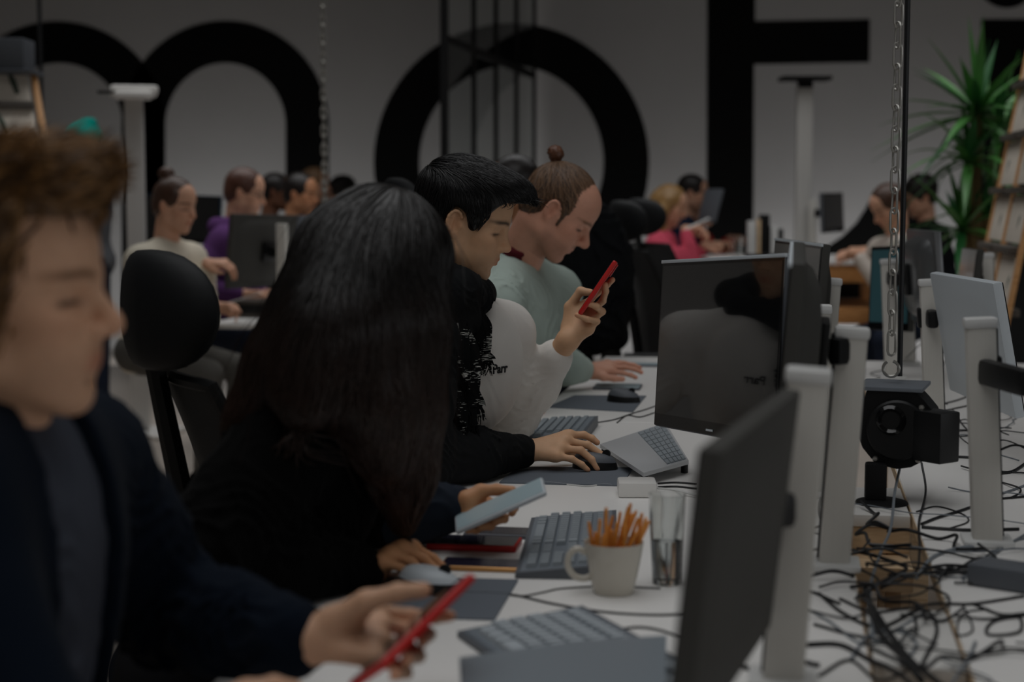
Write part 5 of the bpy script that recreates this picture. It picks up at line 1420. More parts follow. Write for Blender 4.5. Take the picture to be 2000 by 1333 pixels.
# ------------------------------------------------------------------ the man with the bun in the grey green sweater
def man_bun():
    o = pt(1090, 413, 4.5); R = frame(6, -39, 0)
    nb = pt(1008, 520, 4.62); Sr, Sl = pt(962, 600, 4.38), pt(1082, 575, 4.82)
    hip = np.array([nb[0] - 0.17, nb[1] + .02, 0.6])
    Er, Wr = pt(930, 760, 4.3), pt(985, 800, 4.42)
    El, Wl = pt(1052, 705, 4.9), pt(1142, 724, 5.02)
    HIPS['bun'] = hip
    t = thing('person', 'man with hair bun in grey green sweater looking down at the desk', 'person', (hip[0], hip[1], 0))
    base = np.array(rgb(206, 152, 128)[:3]); hc = np.array(rgb(96, 68, 48)[:3])
    F = Field((hip[0] - 0.15, Sr[1] - 0.2, 0.70), (Wl[0] + 0.24, Sl[1] + 0.4, o[2] + 0.16), 0.0034)
    L = head(F, o, R, 1.02, nose=1.08, jaw=0.98, lips=0.9, brow=1.1)
    F.cap(L.w((-0.03, 0, -0.05)), nb, 0.06, 0.068, k=0.03)
    torso(F, nb, hip, Sr, Sl, -0.02)
    limb(F, [Sr, Er], [0.045, 0.04]); limb(F, [Sl, El], [0.045, 0.04])
    P = pt; d = 5.06
    FL = [[P(1196, 727, d - .02), P(1216, 729, d - .02), P(1232, 733, d - .02), P(1242, 738, d - .02)],
          [P(1196, 719, d + .01), P(1220, 718, d + .01), P(1240, 722, d + .01), P(1253, 728, d + .01)],
          [P(1194, 713, d + .035), P(1218, 710, d + .035), P(1238, 714, d + .035), P(1250, 719, d + .035)],
          [P(1188, 710, d + .06), P(1208, 708, d + .06), P(1222, 710, d + .06), P(1233, 713, d + .06)]]
    TL = [P(1158, 730, d - .04), P(1178, 737, d - .06), P(1200, 740, d - .065), P(1216, 741, d - .065)]
    hand_px(F, Wl, FL, TL, elbow=El, sc=1.0)
    hand_gen(F, Wr, CR + CF * 0.2 - CU * 0.1, CU, 1); F.cap(Wr, Er, 0.027, 0.036, k=0.015)
    def cf(V):
        c = np.tile(base.astype(np.float32), (len(V), 1)); col_head(V, L, c, base, hc * 0.6, 0.55, browc=hc * 1.4)
        return tips_col(V, c, [f[-1] for f in FL], 0.009, base * np.array([1.1, 0.84, 0.8]))
    F.desk_cut(); put_field(F, 'body', M_SKIN, t, 1, cf)
    H = Field(o - 0.22, o + 0.22, 0.0034); LH = Loc(H, o, R, 1.02)
    LH.ell((-0.016, 0, 0.037), (0.103, 0.0815, 0.0935))
    LH.ell((-0.062, 0, -0.02), (0.046, 0.066, 0.05), k=0.03)
    LH.ell((0.126, 0, -0.016), (0.077, 0.14, 0.108), ry(-16), k=0.01, op='-')
    LH.ell((0.03, 0, -0.12), (0.1, 0.14, 0.085), k=0.012, op='-')
    for s in (-1, 1):
        LH.cap((0.018, s * 0.067, 0.02), (0.024, s * 0.067, -0.028), 0.01, 0.004, k=0.008)
        LH.ell((-0.008, s * 0.083, -0.012), (0.025, 0.03, 0.034), ry(-10), k=0.008, op='-')
    bun = np.array((-0.1, 0.0, 0.108)); knot = np.array((-0.074, 0, 0.092))
    V, Q = H.mesh(); V = smooth_mesh(V, Q, 1); q = LH.local(V); rng = np.random.default_rng(3)
    w = np.clip(q[:, 2] + 0.08, 0.02, 1); idx = rng.choice(len(V), 2600, p=w / w.sum())
    def dirs(P, tt):
        q = LH.local(P); d = knot - q; return (d / (np.linalg.norm(d, axis=1, keepdims=True) + 1e-6)) @ R.T
    ex = strands(H, V[idx], dirs, 7, 0.0105, 0.0017, lift=0.0008, lift_end=0.002, wob=0.16, seed=8, curl=0.8)
    B = Field(LH.w(bun) - 0.06, LH.w(bun) + 0.06, 0.003); LB = Loc(B, o, R, 1.02)
    LB.cap(knot + [0.004, 0, -0.006], bun, 0.012, 0.014); LB.ell(bun + [-0.006, 0, 0.012], (0.024, 0.023, 0.021), k=0.006); B.grain(0.003, 0.018, 2)
    VB, QB = B.mesh()
    hair_mesh('hair', V, Q, [ex], [SHADE[0]], rgb(52, 38, 28), rgb(128, 98, 74), hairv('ash_brown_hair_locks', 0.42), t)
    place('hair_bun', mesh_np('hair_bun', VB, QB, hairm('bun_brown_hair', rgb(92, 58, 40))), t)
    Ms = cloth('grey_green_jersey', rgb(174, 188, 180), 0.92, 0.04, 0.2)
    F = Field((hip[0] - 0.22, Sr[1] - 0.2, 0.52), (Wl[0] + 0.1, Sl[1] + 0.35, nb[2] + 0.12), 0.005)
    RT = torso(F, nb, hip, Sr, Sl, 0.018, k=0.06, belly=0.02)
    limb(F, [Sr, lerp(Sr, Er, .5), Er], [0.078, 0.072, 0.066], 0.05); limb(F, [Er, lerp(Er, Wr, .9)], [0.064, 0.045], 0.03)
    limb(F, [Sl, lerp(Sl, El, .5), El], [0.078, 0.074, 0.07], 0.05); limb(F, [El, lerp(El, Wl, .6), lerp(El, Wl, .9)], [0.068, 0.056, 0.044], 0.03)
    cn = lerp(nb, L.w((-0.03, 0, -0.05)), 0.1)
    for k in range(12):
        a0, a1 = 2 * math.pi * k / 12, 2 * math.pi * (k + 1) / 12
        q0 = [cn + RT[:, 0] * math.cos(a) * 0.075 + RT[:, 1] * math.sin(a) * 0.08 - RT[:, 2] * 0.035 * math.cos(a) for a in (a0, a1)]
        F.cap(q0[0], q0[1], 0.014, k=0.012)
    F.folds(lerp(nb, hip, .3) + RT[:, 0] * .1, RT[:, 1], 0.01, 0.08, 0.17, 1); F.folds(Sr, Er - Sr + RT[:, 0] * .15, 0.01, 0.07, 0.14, 4); F.folds(El, Wl - El, 0.012, 0.06, 0.12, 3); F.folds(lerp(Sl, El, .4), RT[:, 1] + RT[:, 2], 0.01, 0.07, 0.14, 6)
    F.folds(lerp(nb, hip, .6) + RT[:, 0] * .12, RT[:, 1] + RT[:, 2] * .4, 0.01, 0.08, 0.16, 7)
    F.desk_cut(); put_field(F, 'sweater', Ms, t, 1)
    # burgundy polo collar standing at the nape, black tee edge
    F = Field(nb - 0.16, nb + 0.18, 0.004)
    up = N(L.w((-0.03, 0, -0.05)) - nb)
    for k in range(9):
        a0, a1 = math.radians(70 + 220 * k / 9), math.radians(70 + 220 * (k + 1) / 9)
        q0 = [nb + up * 0.015 + RT[:, 0] * math.cos(a) * 0.07 + RT[:, 1] * math.sin(a) * 0.073 for a in (a0, a1)]
        F.cap(q0[0], q0[1], 0.011); F.cap(q0[0] + up * 0.025, q0[1] + up * 0.025, 0.0095, k=0.01); F.cap(q0[0] + up * 0.045, q0[1] + up * 0.045, 0.009, k=0.01)
    put_field(F, 'collar', cloth('burgundy_knit', rgb(88, 34, 40)), t, 1)
    legs(t, hip, CR, CF, m=M_JEANS)
man_bun()
# ------------------------------------------------------------------ the young man nearest the viewer, navy cardigan, red phone
def man_near():
    o = pt(8, 578, 1.63); R = frame(3, -2, 0); sc = 1.0
    nb = pt(-25, 850, 1.66); Sr, Sl = pt(-150, 960, 1.52), pt(150, 905, 1.86)
    hip = np.array([nb[0] - 0.1, nb[1], 0.6])
    El, Wl = pt(330, 1190, 1.95), pt(590, 1255, 1.80)
    Er, Wr = pt(60, 1500, 1.45), pt(372, 1432, 1.56)
    HIPS['near'] = hip
    t = thing('person', 'young man in navy cardigan nearest the viewer, smiling at red phone', 'person', (hip[0], hip[1], 0))
    base = np.array(rgb(208, 164, 134)[:3]); hc = np.array(rgb(120, 80, 46)[:3])
    F = Field((hip[0] - 0.2, Sr[1] - 0.15, 0.72), (Wl[0] + 0.24, Sl[1] + 0.25, o[2] + 0.15), 0.0032)
    L = head(F, o, R, sc, nose=1.02, jaw=1.04, lips=0.9, brow=1.1, smile=0.004, cheek=1.1)
    F.cap(L.w((-0.03, 0, -0.05)), nb, 0.06, 0.068, k=0.03)
    torso(F, nb, hip, Sr, Sl, -0.02)
    limb(F, [Sr, Er], [0.045, 0.042]); limb(F, [Sl, El], [0.046, 0.042])
    P = pt
    FL = [[P(735, 1196, 1.86), P(800, 1203, 1.885), P(850, 1207, 1.9), P(880, 1204, 1.89)],
          [P(748, 1222, 1.84), P(806, 1232, 1.87), P(838, 1240, 1.86), P(826, 1252, 1.80)],
          [P(745, 1255, 1.81), P(800, 1268, 1.83), P(818, 1282, 1.80), P(793, 1290, 1.74)],
          [P(735, 1288, 1.78), P(780, 1304, 1.79), P(794, 1315, 1.765), P(770, 1320, 1.71)]]
    TL = [P(650, 1215, 1.80), P(715, 1175, 1.79), P(778, 1158, 1.79), P(828, 1153, 1.80)]
    hand_px(F, Wl, FL, TL, elbow=El, sc=1.02, palm_r=0.0125)
    hand_gen(F, Wr, CR, CU * 0.5 - CF, 1, (40, 50, 30)); F.cap(Wr, Er, 0.028, 0.038, k=0.015)
    def cf(V):
        c = np.tile(base.astype(np.float32), (len(V), 1)); col_head(V, L, c, base, hc, 0.12, browc=hc * 0.7)
        return tips_col(V, c, [f[-1] for f in FL] + [TL[-1]], 0.01, base * np.array([1.1, 0.84, 0.8]))
    F.desk_cut(); put_field(F, 'body', M_SKIN, t, 1, cf)
    H = Field(o - 0.2, o + 0.2, 0.0034); LH = Loc(H, o, R, sc)
    LH.ell((-0.014, 0, 0.038), (0.104, 0.083, 0.094))
    LH.ell((0.012, 0, 0.118), (0.085, 0.07, 0.036), k=0.03); LH.ell((0.055, 0, 0.112), (0.045, 0.06, 0.03), k=0.02)
    LH.ell((0.112, 0, -0.045), (0.08, 0.14, 0.11), ry(0), k=0.012, op='-')
    LH.ell((0.03, 0, -0.13), (0.12, 0.14, 0.09), k=0.012, op='-')
    for s in (-1, 1):
        LH.cap((0.018, s * 0.067, 0.02), (0.021, s * 0.067, -0.03), 0.012, 0.005, k=0.008)
        LH.ell((-0.01, s * 0.083, -0.012), (0.024, 0.03, 0.034), ry(-10), k=0.008, op='-')
    V, Q = H.mesh(); V = smooth_mesh(V, Q, 1); q = LH.local(V); rng = np.random.default_rng(3)
    w = np.clip((q[:, 2] - 0.03) * 3, 0.05, 1); idx = rng.choice(len(V), 2600, p=w / w.sum())
    def dirs(P, tt):
        q = LH.local(P); top = np.clip((q[:, 2] - 0.075) / 0.04, 0, 1)[:, None]
        d = np.concatenate([0.75 * top - 0.35 * (1 - top), 0.5 * np.sin(40 * q[:, 1:2] + 30 * q[:, :1]), 0.75 * top * (1 - tt * 0.8) - 0.8 * (1 - top)], 1)
        return (d / (np.linalg.norm(d, axis=1, keepdims=True) + 1e-6)) @ R.T
    def kp(path):
        q = LH.local(path); return ~((q[..., 0] > 0.05) & (q[..., 2] < 0.062)).any(1)
    ex = strands(H, V[idx], dirs, 7, 0.0075, 0.0016, lift=0.001, lift_end=0.012, wob=0.3, seed=8, stick=0.35, curl=1.2, keep=kp)
    hair_mesh('hair', V, Q, [ex], [SHADE[0]], rgb(60, 40, 22), rgb(158, 116, 68), hairv('light_brown_hair_locks', 0.42), t)
    # grey T-shirt under an open navy cardigan
    F = Field((hip[0] - 0.3, Sr[1] - 0.2, 0.52), (Sl[0] + 0.2, Sl[1] + 0.2, nb[2] + 0.1), 0.005)
    RT = torso(F, nb, hip, Sr, Sl, 0.006, k=0.06, belly=0.01)
    F.folds(lerp(nb, hip, .35) + RT[:, 0] * .1, RT[:, 1] + RT[:, 2] * .5, 0.012, 0.06, 0.16, 2); F.folds(lerp(nb, hip, .65) + RT[:, 0] * .12, RT[:, 1] + RT[:, 2] * .3, 0.012, 0.055, 0.16, 3)
    F.desk_cut(); put_field(F, 't_shirt', cloth('slate_jersey', rgb(66, 70, 80), 0.85, 0.03, 0.1, sheen=0.02), t, 1)
    Mn = cloth('navy_knit', rgb(13, 21, 32), 0.85, 0.06, 0.2, sheen=0.02)
    F = Field((hip[0] - 0.32, Sr[1] - 0.25, 0.52), (Wl[0] + 0.05, Sl[1] + 0.3, nb[2] + 0.12), 0.005)
    torso(F, nb, hip, Sr, Sl, 0.022, k=0.06, belly=0.01)
    # the opening: a V that starts at the neck and runs down the front
    v0 = nb + RT[:, 0] * 0.14 + RT[:, 2] * 0.03
    for tt in np.linspace(0, 1, 9):
        c = lerp(v0, hip + RT[:, 0] * 0.2, tt * 0.95) - RT[:, 1] * (0.0 + 0.0 * tt); F.ell(c, (0.16, 0.062 - 0.012 * tt, 0.08), RT, k=0.004, op='-')
    limb(F, [Sl, lerp(Sl, El, .5), El], [0.076, 0.07, 0.066], 0.05); cu = lerp(El, Wl, 0.9)
    limb(F, [El, lerp(El, cu, .5), cu], [0.066, 0.06, 0.05], 0.03)
    limb(F, [Sr, Er], [0.075, 0.066], 0.05); limb(F, [Er, lerp(Er, Wr, .85)], [0.064, 0.046], 0.03)
    F.folds(lerp(El, Wl, .6), Wl - El, 0.012, 0.05, 0.14, 1); F.folds(El, Wl - El + (El - Sl), 0.013, 0.06, 0.14, 2); F.folds(lerp(Sl, El, .5), RT[:, 2] + RT[:, 0] * .4, 0.01, 0.06, 0.14, 3)
    F.desk_cut(); put_field(F, 'cardigan', Mn, t, 1)
    legs(t, hip, CR, CF, m=M_JEANS)
    held_phone(pt(716, 1322, 1.725), pt(893, 1148, 1.875), N(CF * 0.9 + CR * -0.25 + CU * -0.3), 0.074, 0.011, 'red phone held low by the young man in navy', M_RED, M_SIGN, face=-1)
man_near()
# ------------------------------------------------------------------ the woman with long dark hair
def woman_long():
    o = pt(742, 520, 2.5); R = frame(-28, -24, 0)
    nb = pt(625, 765, 2.5); Sr, Sl = pt(556, 868, 2.38), pt(705, 840, 2.68)
    hip = np.array([nb[0] - 0.2, nb[1] - 0.02, 0.58])
    Er, Wr = pt(410, 1075, 2.28), pt(718, 1120, 2.44)
    El, Wl = pt(735, 1000, 2.72), pt(893, 993, 2.7)
    HIPS['woman'] = hip
    t = thing('person', 'woman with very long dark brown hair in black top using a mouse', 'person', (hip[0], hip[1], 0))
    base = np.array(rgb(206, 150, 108)[:3]); hc = np.array(rgb(40, 26, 20)[:3])
    F = Field((hip[0] - 0.2, Sr[1] - 0.2, 0.72), (Wl[0] + 0.28, Sl[1] + 0.3, o[2] + 0.15), 0.0034)
    L = head(F, o, R, 0.96, nose=0.9, jaw=0.92, lips=1.1)
    F.cap(L.w((-0.03, 0, -0.05)), nb, 0.05, 0.056, k=0.03)
    torso(F, nb, hip, Sr, Sl, -0.02, sc=0.92)
    limb(F, [Sr, Er], [0.04, 0.036]); limb(F, [Sl, El], [0.04, 0.036])
    P = pt; d = 2.46
    FR = [[P(806, 1070, d + .03), P(846, 1092, d + .035), P(866, 1110, d + .03), P(878, 1128, d + .02)],
          [P(785, 1070, d + .005), P(828, 1093, d + .01), P(854, 1115, d + .005), P(868, 1140, d - .005)],
          [P(765, 1082, d - .02), P(803, 1098, d - .015), P(826, 1118, d - .02), P(838, 1139, d - .028)],
          [P(748, 1097, d - .04), P(784, 1110, d - .04), P(802, 1124, d - .045), P(812, 1140, d - .05)]]
    TR = [P(740, 1102, d + .03), P(770, 1098, d + .06), P(800, 1108, d + .075), P(822, 1120, d + .078)]
    hand_px(F, Wr, FR, TR, elbow=Er, sc=0.94)
    d = 2.66
    FL = [[P(950, 985, d + .06), P(985, 985, d + .06), P(1005, 992, d + .045), P(1000, 1003, d + .02)],
          [P(945, 998, d + .04), P(978, 1003, d + .04), P(985, 1014, d + .01), P(968, 1020, d - .02)],
          [P(935, 1008, d + .02), P(960, 1018, d + .015), P(958, 1028, d - .015), P(936, 1031, d - .035)],
          [P(922, 1014, d), P(938, 1026, d - .005), P(930, 1036, d - .025), P(913, 1037, d - .04)]]
    TL = [P(912, 978, d + .02), P(938, 960, d + .03), P(970, 957, d + .03), P(1000, 959, d + .02)]
    hand_px(F, Wl, FL, TL, elbow=El, sc=0.94)
    nails = np.array(rgb(222, 214, 206)[:3])
    def cf(V):
        c = np.tile(base.astype(np.float32), (len(V), 1)); col_head(V, L, c, base, hc)
        return tips_col(V, c, [f[-1] for f in FR], 0.0075, nails)
    F.desk_cut(); put_field(F, 'body', M_SKIN, t, 1, cf)
    # long hair
    H = Field((nb[0] - 0.28, o[1] - 0.26, 0.78), (o[0] + 0.2, o[1] + 0.26, o[2] + 0.16), 0.005); LH = Loc(H, o, R, 0.96)
    LH.ell((-0.008, 0, 0.036), (0.108, 0.086, 0.096))
    D0 = 2.42
    def fall(pts, rs, k=0.05):
        Q = [pt(*p) for p in pts]
        for i in range(len(Q) - 1): H.cap(Q[i], Q[i + 1], rs[i], rs[i + 1], k)
    fall([(725, 520, 2.46), (735, 640, 2.42), (755, 790, 2.42), (775, 930, 2.45)], [0.085, 0.085, 0.066, 0.04])
    fall([(780, 520, 2.5), (795, 660, 2.47), (795, 800, 2.47), (790, 920, 2.47), (788, 1020, 2.48)], [0.07, 0.05, 0.044, 0.036, 0.02])
    fall([(690, 520, 2.42), (655, 640, 2.36), (615, 730, 2.32), (590, 800, 2.29)], [0.08, 0.06, 0.045, 0.02])
    fall([(660, 510, 2.44), (608, 620, 2.42), (550, 720, 2.39), (492, 820, 2.38), (446, 895, 2.4)], [0.06, 0.055, 0.048, 0.03, 0.01])
    fall([(680, 560, 2.38), (650, 660, 2.33), (600, 760, 2.3)], [0.06, 0.055, 0.04])
    fall([(700, 650, 2.38), (715, 780, 2.36), (740, 890, 2.38)], [0.06, 0.05, 0.034])
    V, Q = H.mesh(); V = smooth_mesh(V, Q, 2); rng = np.random.default_rng(3)
    w = np.clip(V[:, 2] - 0.95, 0.02, 1); idx = rng.choice(len(V), 3600, p=w / w.sum())
    crown = LH.w((-0.02, 0, 0.14))
    def dirs(P, tt):
        r = P - crown; h = np.linalg.norm(r * [1, 1, 0.5], axis=1, keepdims=True)
        out = r * [1, 1, 0.15]; out /= np.linalg.norm(out, axis=1, keepdims=True) + 1e-6
        k = np.clip(1 - (crown[2] - P[:, 2:3]) / 0.14, 0, 1)
        lat = np.clip((np.dot(P - pt(720, 600, 2.42), CR))[:, None] * 2.6, -0.75, 0.12) * np.clip((1.3 - P[:, 2:3]) / 0.1, 0, 1)
        d = out * k + np.array([0, 0, -1.0]) * (1 - 0.7 * k) + CR * lat * (1 - k)
        return d / np.linalg.norm(d, axis=1, keepdims=True)
    ex = strands(H, V[idx], dirs, 13, 0.019, 0.0016, lift=0.0008, lift_end=0.004, wob=0.12, seed=8, stick=0.9)
    fl = rng.choice(len(V), 70, p=w / w.sum())
    ex2 = strands(H, V[fl], dirs, 13, 0.02, 0.0004, lift=0.003, lift_end=0.03, wob=0.3, seed=12, stick=0.3)
    Vh = np.concatenate([V, ex[0], ex2[0]]); Qh = np.concatenate([Q, ex[1] + len(V), ex2[1] + len(V) + len(ex[0])])
    # hair colour: dark roots, browner lengths
    g = np.clip((1.22 - Vh[:, 2]) / 0.35, 0, 1)[:, None]
    colr = np.array(rgb(14, 10, 8)[:3]) * (1 - g) + np.array(rgb(52, 31, 20)[:3]) * g
    mh = mat('long_brown_hair', rgb(50, 32, 24), 0.36, spec=0.5, attr=True, noise=0.25, nscale=40)
    place('hair', mesh_np('hair', Vh, Qh, mh, True, colr), t)
    # black top, slipping at the back over a cream shirt
    Mb = cloth('black_jersey', rgb(9, 9, 9), 0.9, 0.05, 0.15, sheen=0.02)
    F = Field((hip[0] - 0.3, Sr[1] - 0.25, 0.5), (Wl[0] + 0.05, Sl[1] + 0.25, nb[2] + 0.1), 0.005)
    RT = torso(F, nb, hip, Sr, Sl, 0.018, sc=0.95, k=0.06)
    limb(F, [Sr, lerp(Sr, Er, .5), Er], [0.07, 0.072, 0.074], 0.05); cu = lerp(Er, Wr, 0.92)
    limb(F, [Er, lerp(Er, cu, .5), cu], [0.08, 0.07, 0.046], 0.03)
    limb(F, [Sl, El], [0.075, 0.066], 0.05)
    F.folds(Er, Wr - Er, 0.012, 0.06, 0.14, 1); F.folds(lerp(Sr, Er, .5), Er - Sr, 0.012, 0.07, 0.16, 2); F.folds(lerp(Er, Wr, .6), Wr - Er, 0.012, 0.05, 0.12, 4)
    F.desk_cut(); put_field(F, 'black_top', Mb, t, 1)
    F = Field(np.minimum(El, Wl) - 0.12, np.maximum(El, Wl) + 0.12, 0.0045)
    limb(F, [El, lerp(El, Wl, .5), lerp(El, Wl, .93)], [0.066, 0.056, 0.042], 0.02); F.folds(lerp(El, Wl, .6), Wl - El, 0.012, 0.05, 0.1, 7)
    F.desk_cut(); put_field(F, 'sleeve', cloth('dark_slate_jersey', rgb(40, 46, 56), 0.85, 0.05, 0.15, sheen=0.02), t, 1)
    bk = pt(428, 905, 2.47)
    F = Field(bk - 0.22, bk + 0.2, 0.006)
    F.cap(pt(440, 880, 2.46), pt(424, 945, 2.5), 0.012, 0.016); F.cap(pt(424, 945, 2.5), hip - CR * 0.08 + CU * .1, 0.03, 0.09, k=.03)
    F.desk_cut(); put_field(F, 'undershirt', M_CREAM, t, 1)
    legs(t, hip, CR, CF, m=M_BTROU)
    held_phone(pt(890, 1027, 2.63), pt(1064, 950, 2.63), N(CF * 0.985 + CU * 0.16), 0.08, 0.0085, 'large phone with pale lit screen held by the long haired woman', M_SILVER, M_PHONEF, face=-1, cam_bump=False)
woman_long()
# ------------------------------------------------------------------ chairs in view
def chair_at(px, py, D, yaw_img, label, **kw):
    """put a chair so that its headrest shows at px, py; yaw_img 0 = faces right in the photo, + = turned away"""
    h = pt(px, py, D); a = YAW + math.radians(yaw_img); sz = kw.get('seat_z', 0.47); hd = kw.get('hdz', 0.14)
    kw['seat_z'] = h[2] - 0.62 - hd
    off = 0.24 + (0.62 + hd) * math.tan(math.radians(13)) - 0.01
    p = (h[0] + off * math.cos(a), h[1] + off * math.sin(a))
    return office_chair(p, a, label, **kw)
chair_at(318, 604, 2.98, 24, 'black mesh office chair with big headrest behind the long haired woman', hdz=0.13, hs=1.18, arms=False)
chair_at(782, 400, 5.6, 8, 'black office chair headrest between long dark hair and fringed scarf man', hdz=0.12)
for lab, hp in (('black office stool under the young man in the fringed scarf', HIPS['scarf']), ('black office stool under the man with the bun', HIPS['bun']), ('black office stool under the young man in navy', HIPS['near']), ('black office stool under the long haired woman', HIPS['woman'])):
    office_chair((hp[0], hp[1]), YAW, lab, 'black office stools', back=False, seat_z=hp[2] - 0.128)
chair_at(1218, 432, 7.2, 15, 'black office chair with chrome glints, left of the pink jacket', hdz=0.14)
chair_at(1252, 424, 8.0, 25, 'black office chair just touching the pink jacket', hdz=0.14)
# chair with a black jacket over its back
c3 = office_chair((pt(1165, 560, 6.5)[0] + 0.3, pt(1165, 560, 6.5)[1] + 0.04), YAW + 0.05, 'black office chair with dark jacket hung over it, behind the phone', headrest=False)
p = pt(1160, 560, 6.2)
F = Field(p - np.array([.4, .35, .5]), p + np.array([.4, .35, .45]), 0.011)
F.ell(pt(1160, 545, 6.2), (0.16, 0.12, 0.3)); F.cap(pt(1135, 500, 6.15), pt(1125, 650, 6.1), 0.07, 0.06, k=0.05); F.cap(pt(1190, 500, 6.25), pt(1205, 660, 6.25), 0.07, 0.05, k=0.05)
F.folds(p, CR, 0.03, 0.11, 0.4, 2, band=.1)
V, Q = F.mesh(); tag(place('jacket', mesh_np('jacket', smooth_mesh(V, Q, 1), Q, cloth('black_jacket', rgb(22, 23, 25)))), 'dark jacket hung over a chair behind the man with bun', 'jacket')

# ------------------------------------------------------------------ people further back
def bg_person(hx, hy, D, yaw, pitch, label, skin, hairm_, hair, top, wr=None, wl=None, byaw=None, hipz=0.62, lean=0.12, res=0.0065, beard=None, legm=None, headsc=1.0, shoulder=0.19, drop=0.0, glasses=False, group=None, stand_=False, elb=None, collar=None):
    o = pt(hx, hy, D); R = frame(yaw, pitch); B = frame(yaw if byaw is None else byaw, 0); f, l = B[:, 0], B[:, 1]
    nb = o - f * 0.055 + CU * (-0.2 - drop) - R[:, 2] * 0.0
    Sr, Sl = nb - l * shoulder - CU * 0.06, nb + l * shoulder - CU * 0.06
    hip = np.array([nb[0], nb[1], 0]) - f * lean; hip[2] = hipz
    t = thing('person', label, 'person', (hip[0], hip[1], 0), group)
    base = np.array(skin[:3]); arms = []
    for S, w, s in ((Sr, wr, -1), (Sl, wl, 1)):
        if w is None: w = hip + f * 0.33 + l * s * 0.16 + CU * (0.21 if not stand_ else 0.0); hd = f - CU * 0.2
        else: w = pt(*w) if len(w) == 3 else np.asarray(w[:3]); hd = None
        hd = hd if hd is not None else N(f + CR * 0.3)
        d = w - S; dl = np.linalg.norm(d); m = (S + w) / 2; dp = math.sqrt(max(0.002, 0.29 ** 2 - min(dl / 2, 0.285) ** 2))
        dn = N(-CU * 0.85 - f * 0.35 + l * s * 0.35); dn = N(dn - d / dl * np.dot(dn, d / dl)); E = m + dn * dp
        arms.append((S, E, w, N(w - E) if hd is None else N(hd), s))
    pts = np.array([o + 0.17, o - 0.17, nb, hip + 0.2, hip - 0.2] + [a[1] for a in arms] + [a[2] for a in arms]); lo, hi = pts.min(0) - 0.12, pts.max(0) + 0.12
    lo[2] = max(hipz - 0.1, 0.3)
    F = Field(lo, hi, res); L = head(F, o, R, headsc, detail=False)
    F.cap(L.w((-0.03, 0, -0.05)), nb, 0.054, 0.062, k=0.03); torso(F, nb, hip, Sr, Sl, -0.02)
    for S, E, w, hd, s in arms:
        limb(F, [S, E, w], [0.045, 0.038, 0.027]); hand_gen(F, w, hd, CU * 0.8 - l * s * 0.3, -s, (30, 40, 20))
    hc = np.array(hairm_.node_tree.nodes['Principled BSDF'].inputs['Base Color'].default_value[:3])
    def cf(V):
        c = np.tile(base.astype(np.float32), (len(V), 1)); return col_head(V, L, c, base, hc, beard or 0.0)
    put_field(F, 'body', M_SKIN, t, 0, cf)
    H = Field(o - 0.3, o + 0.26, res); LH = Loc(H, o, R, headsc)
    LH.ell((-0.014, 0, 0.04), (0.106, 0.086, 0.096))
    if hair != 'long' : LH.ell((-0.06, 0, -0.02), (0.05, 0.07, 0.055), k=0.03)
    if hair == 'bun': LH.ell((-0.075, 0, 0.135), (0.04, 0.038, 0.036), k=0.01)
    if hair == 'bushy': LH.ell((-0.02, 0, 0.06), (0.12, 0.105, 0.1), k=0.02); H.grain(0.008, 0.045, 3)
    LH.ell((0.118, 0, -0.03), (0.072, 0.14, 0.088), k=0.01, op='-') if hair not in ('bun', 'long') else LH.ell((0.122, 0, -0.035), (0.07, 0.14, 0.098), ry(-14), k=0.01, op='-'); LH.ell((0.03, 0, -0.125), (0.11, 0.15, 0.085), k=0.012, op='-')
    for s in (-1, 1):
        if hair != 'long': LH.ell((-0.012, s * 0.088, -0.014), (0.026, 0.03, 0.034), k=0.006, op='-')
    if hair == 'long':
        for s in (-1, 1):
            H.cap(LH.w((-0.01, s * 0.072, 0.03)), LH.w((-0.02, s * 0.08, -0.05)) , 0.035, 0.04, k=0.03); H.cap(LH.w((-0.02, s * 0.08, -0.05)), LH.w((-0.03, s * 0.085, -0.05)) - CU * 0.2, 0.04, 0.022, k=0.03)
        H.cap(LH.w((-0.07, 0, 0.0)), LH.w((-0.07, 0, 0)) - CU * 0.24, 0.07, 0.045, k=0.03)
    H.grain(0.0022, 0.02, 1)
    if beard:
        LH.cap((0.07, 0, -0.1), (0.005, 0.052, -0.06), 0.019, 0.014, k=0.01); LH.cap((0.07, 0, -0.1), (0.005, -0.052, -0.06), 0.019, 0.014, k=0.01)
    if hair == 'hat':
        H2 = Field(o - 0.2, o + 0.22, res); L2 = Loc(H2, o, R, headsc); L2.ell((-0.014, 0, 0.045), (0.116, 0.096, 0.102)); L2.ell((-0.05, 0, 0.14), (0.05, 0.05, 0.03), k=0.03)
        H2.halfspace_cut(L2.w((0, 0, 0.02)), L2.R @ np.array([0.25, 0, -1.0]), 0.006); put_field(H2, 'beanie', cloth('teal_knit', rgb(0, 150, 138)), t, 1)
    else: put_field(H, 'hair', hairm_, t, 0)
    F = Field(lo, hi, res * 1.15); torso(F, nb, hip, Sr, Sl, 0.018, k=0.06)
    for S, E, w, hd, s in arms: limb(F, [S, lerp(S, E, .5), E], [0.072, 0.066, 0.06], 0.05); F.cap(E, lerp(E, w, 0.85 if elb is None else elb), 0.058, 0.042, k=0.03); F.folds(E, N(w - E), 0.012, 0.07, 0.14, 2)
    F.folds(lerp(nb, hip, .5) + f * .1, l + CU, 0.012, 0.08, 0.2, 4)
    if collar == 'hood':
        for k in range(10):
            a0, a1 = math.radians(60 + 240 * k / 10), math.radians(60 + 240 * (k + 1) / 10)
            q0 = [nb + CU * 0.02 + f * math.cos(a) * 0.1 + l * math.sin(a) * 0.11 for a in (a0, a1)]; F.cap(q0[0], q0[1], 0.042, k=0.03)
    put_field(F, 'top', top, t, 1)
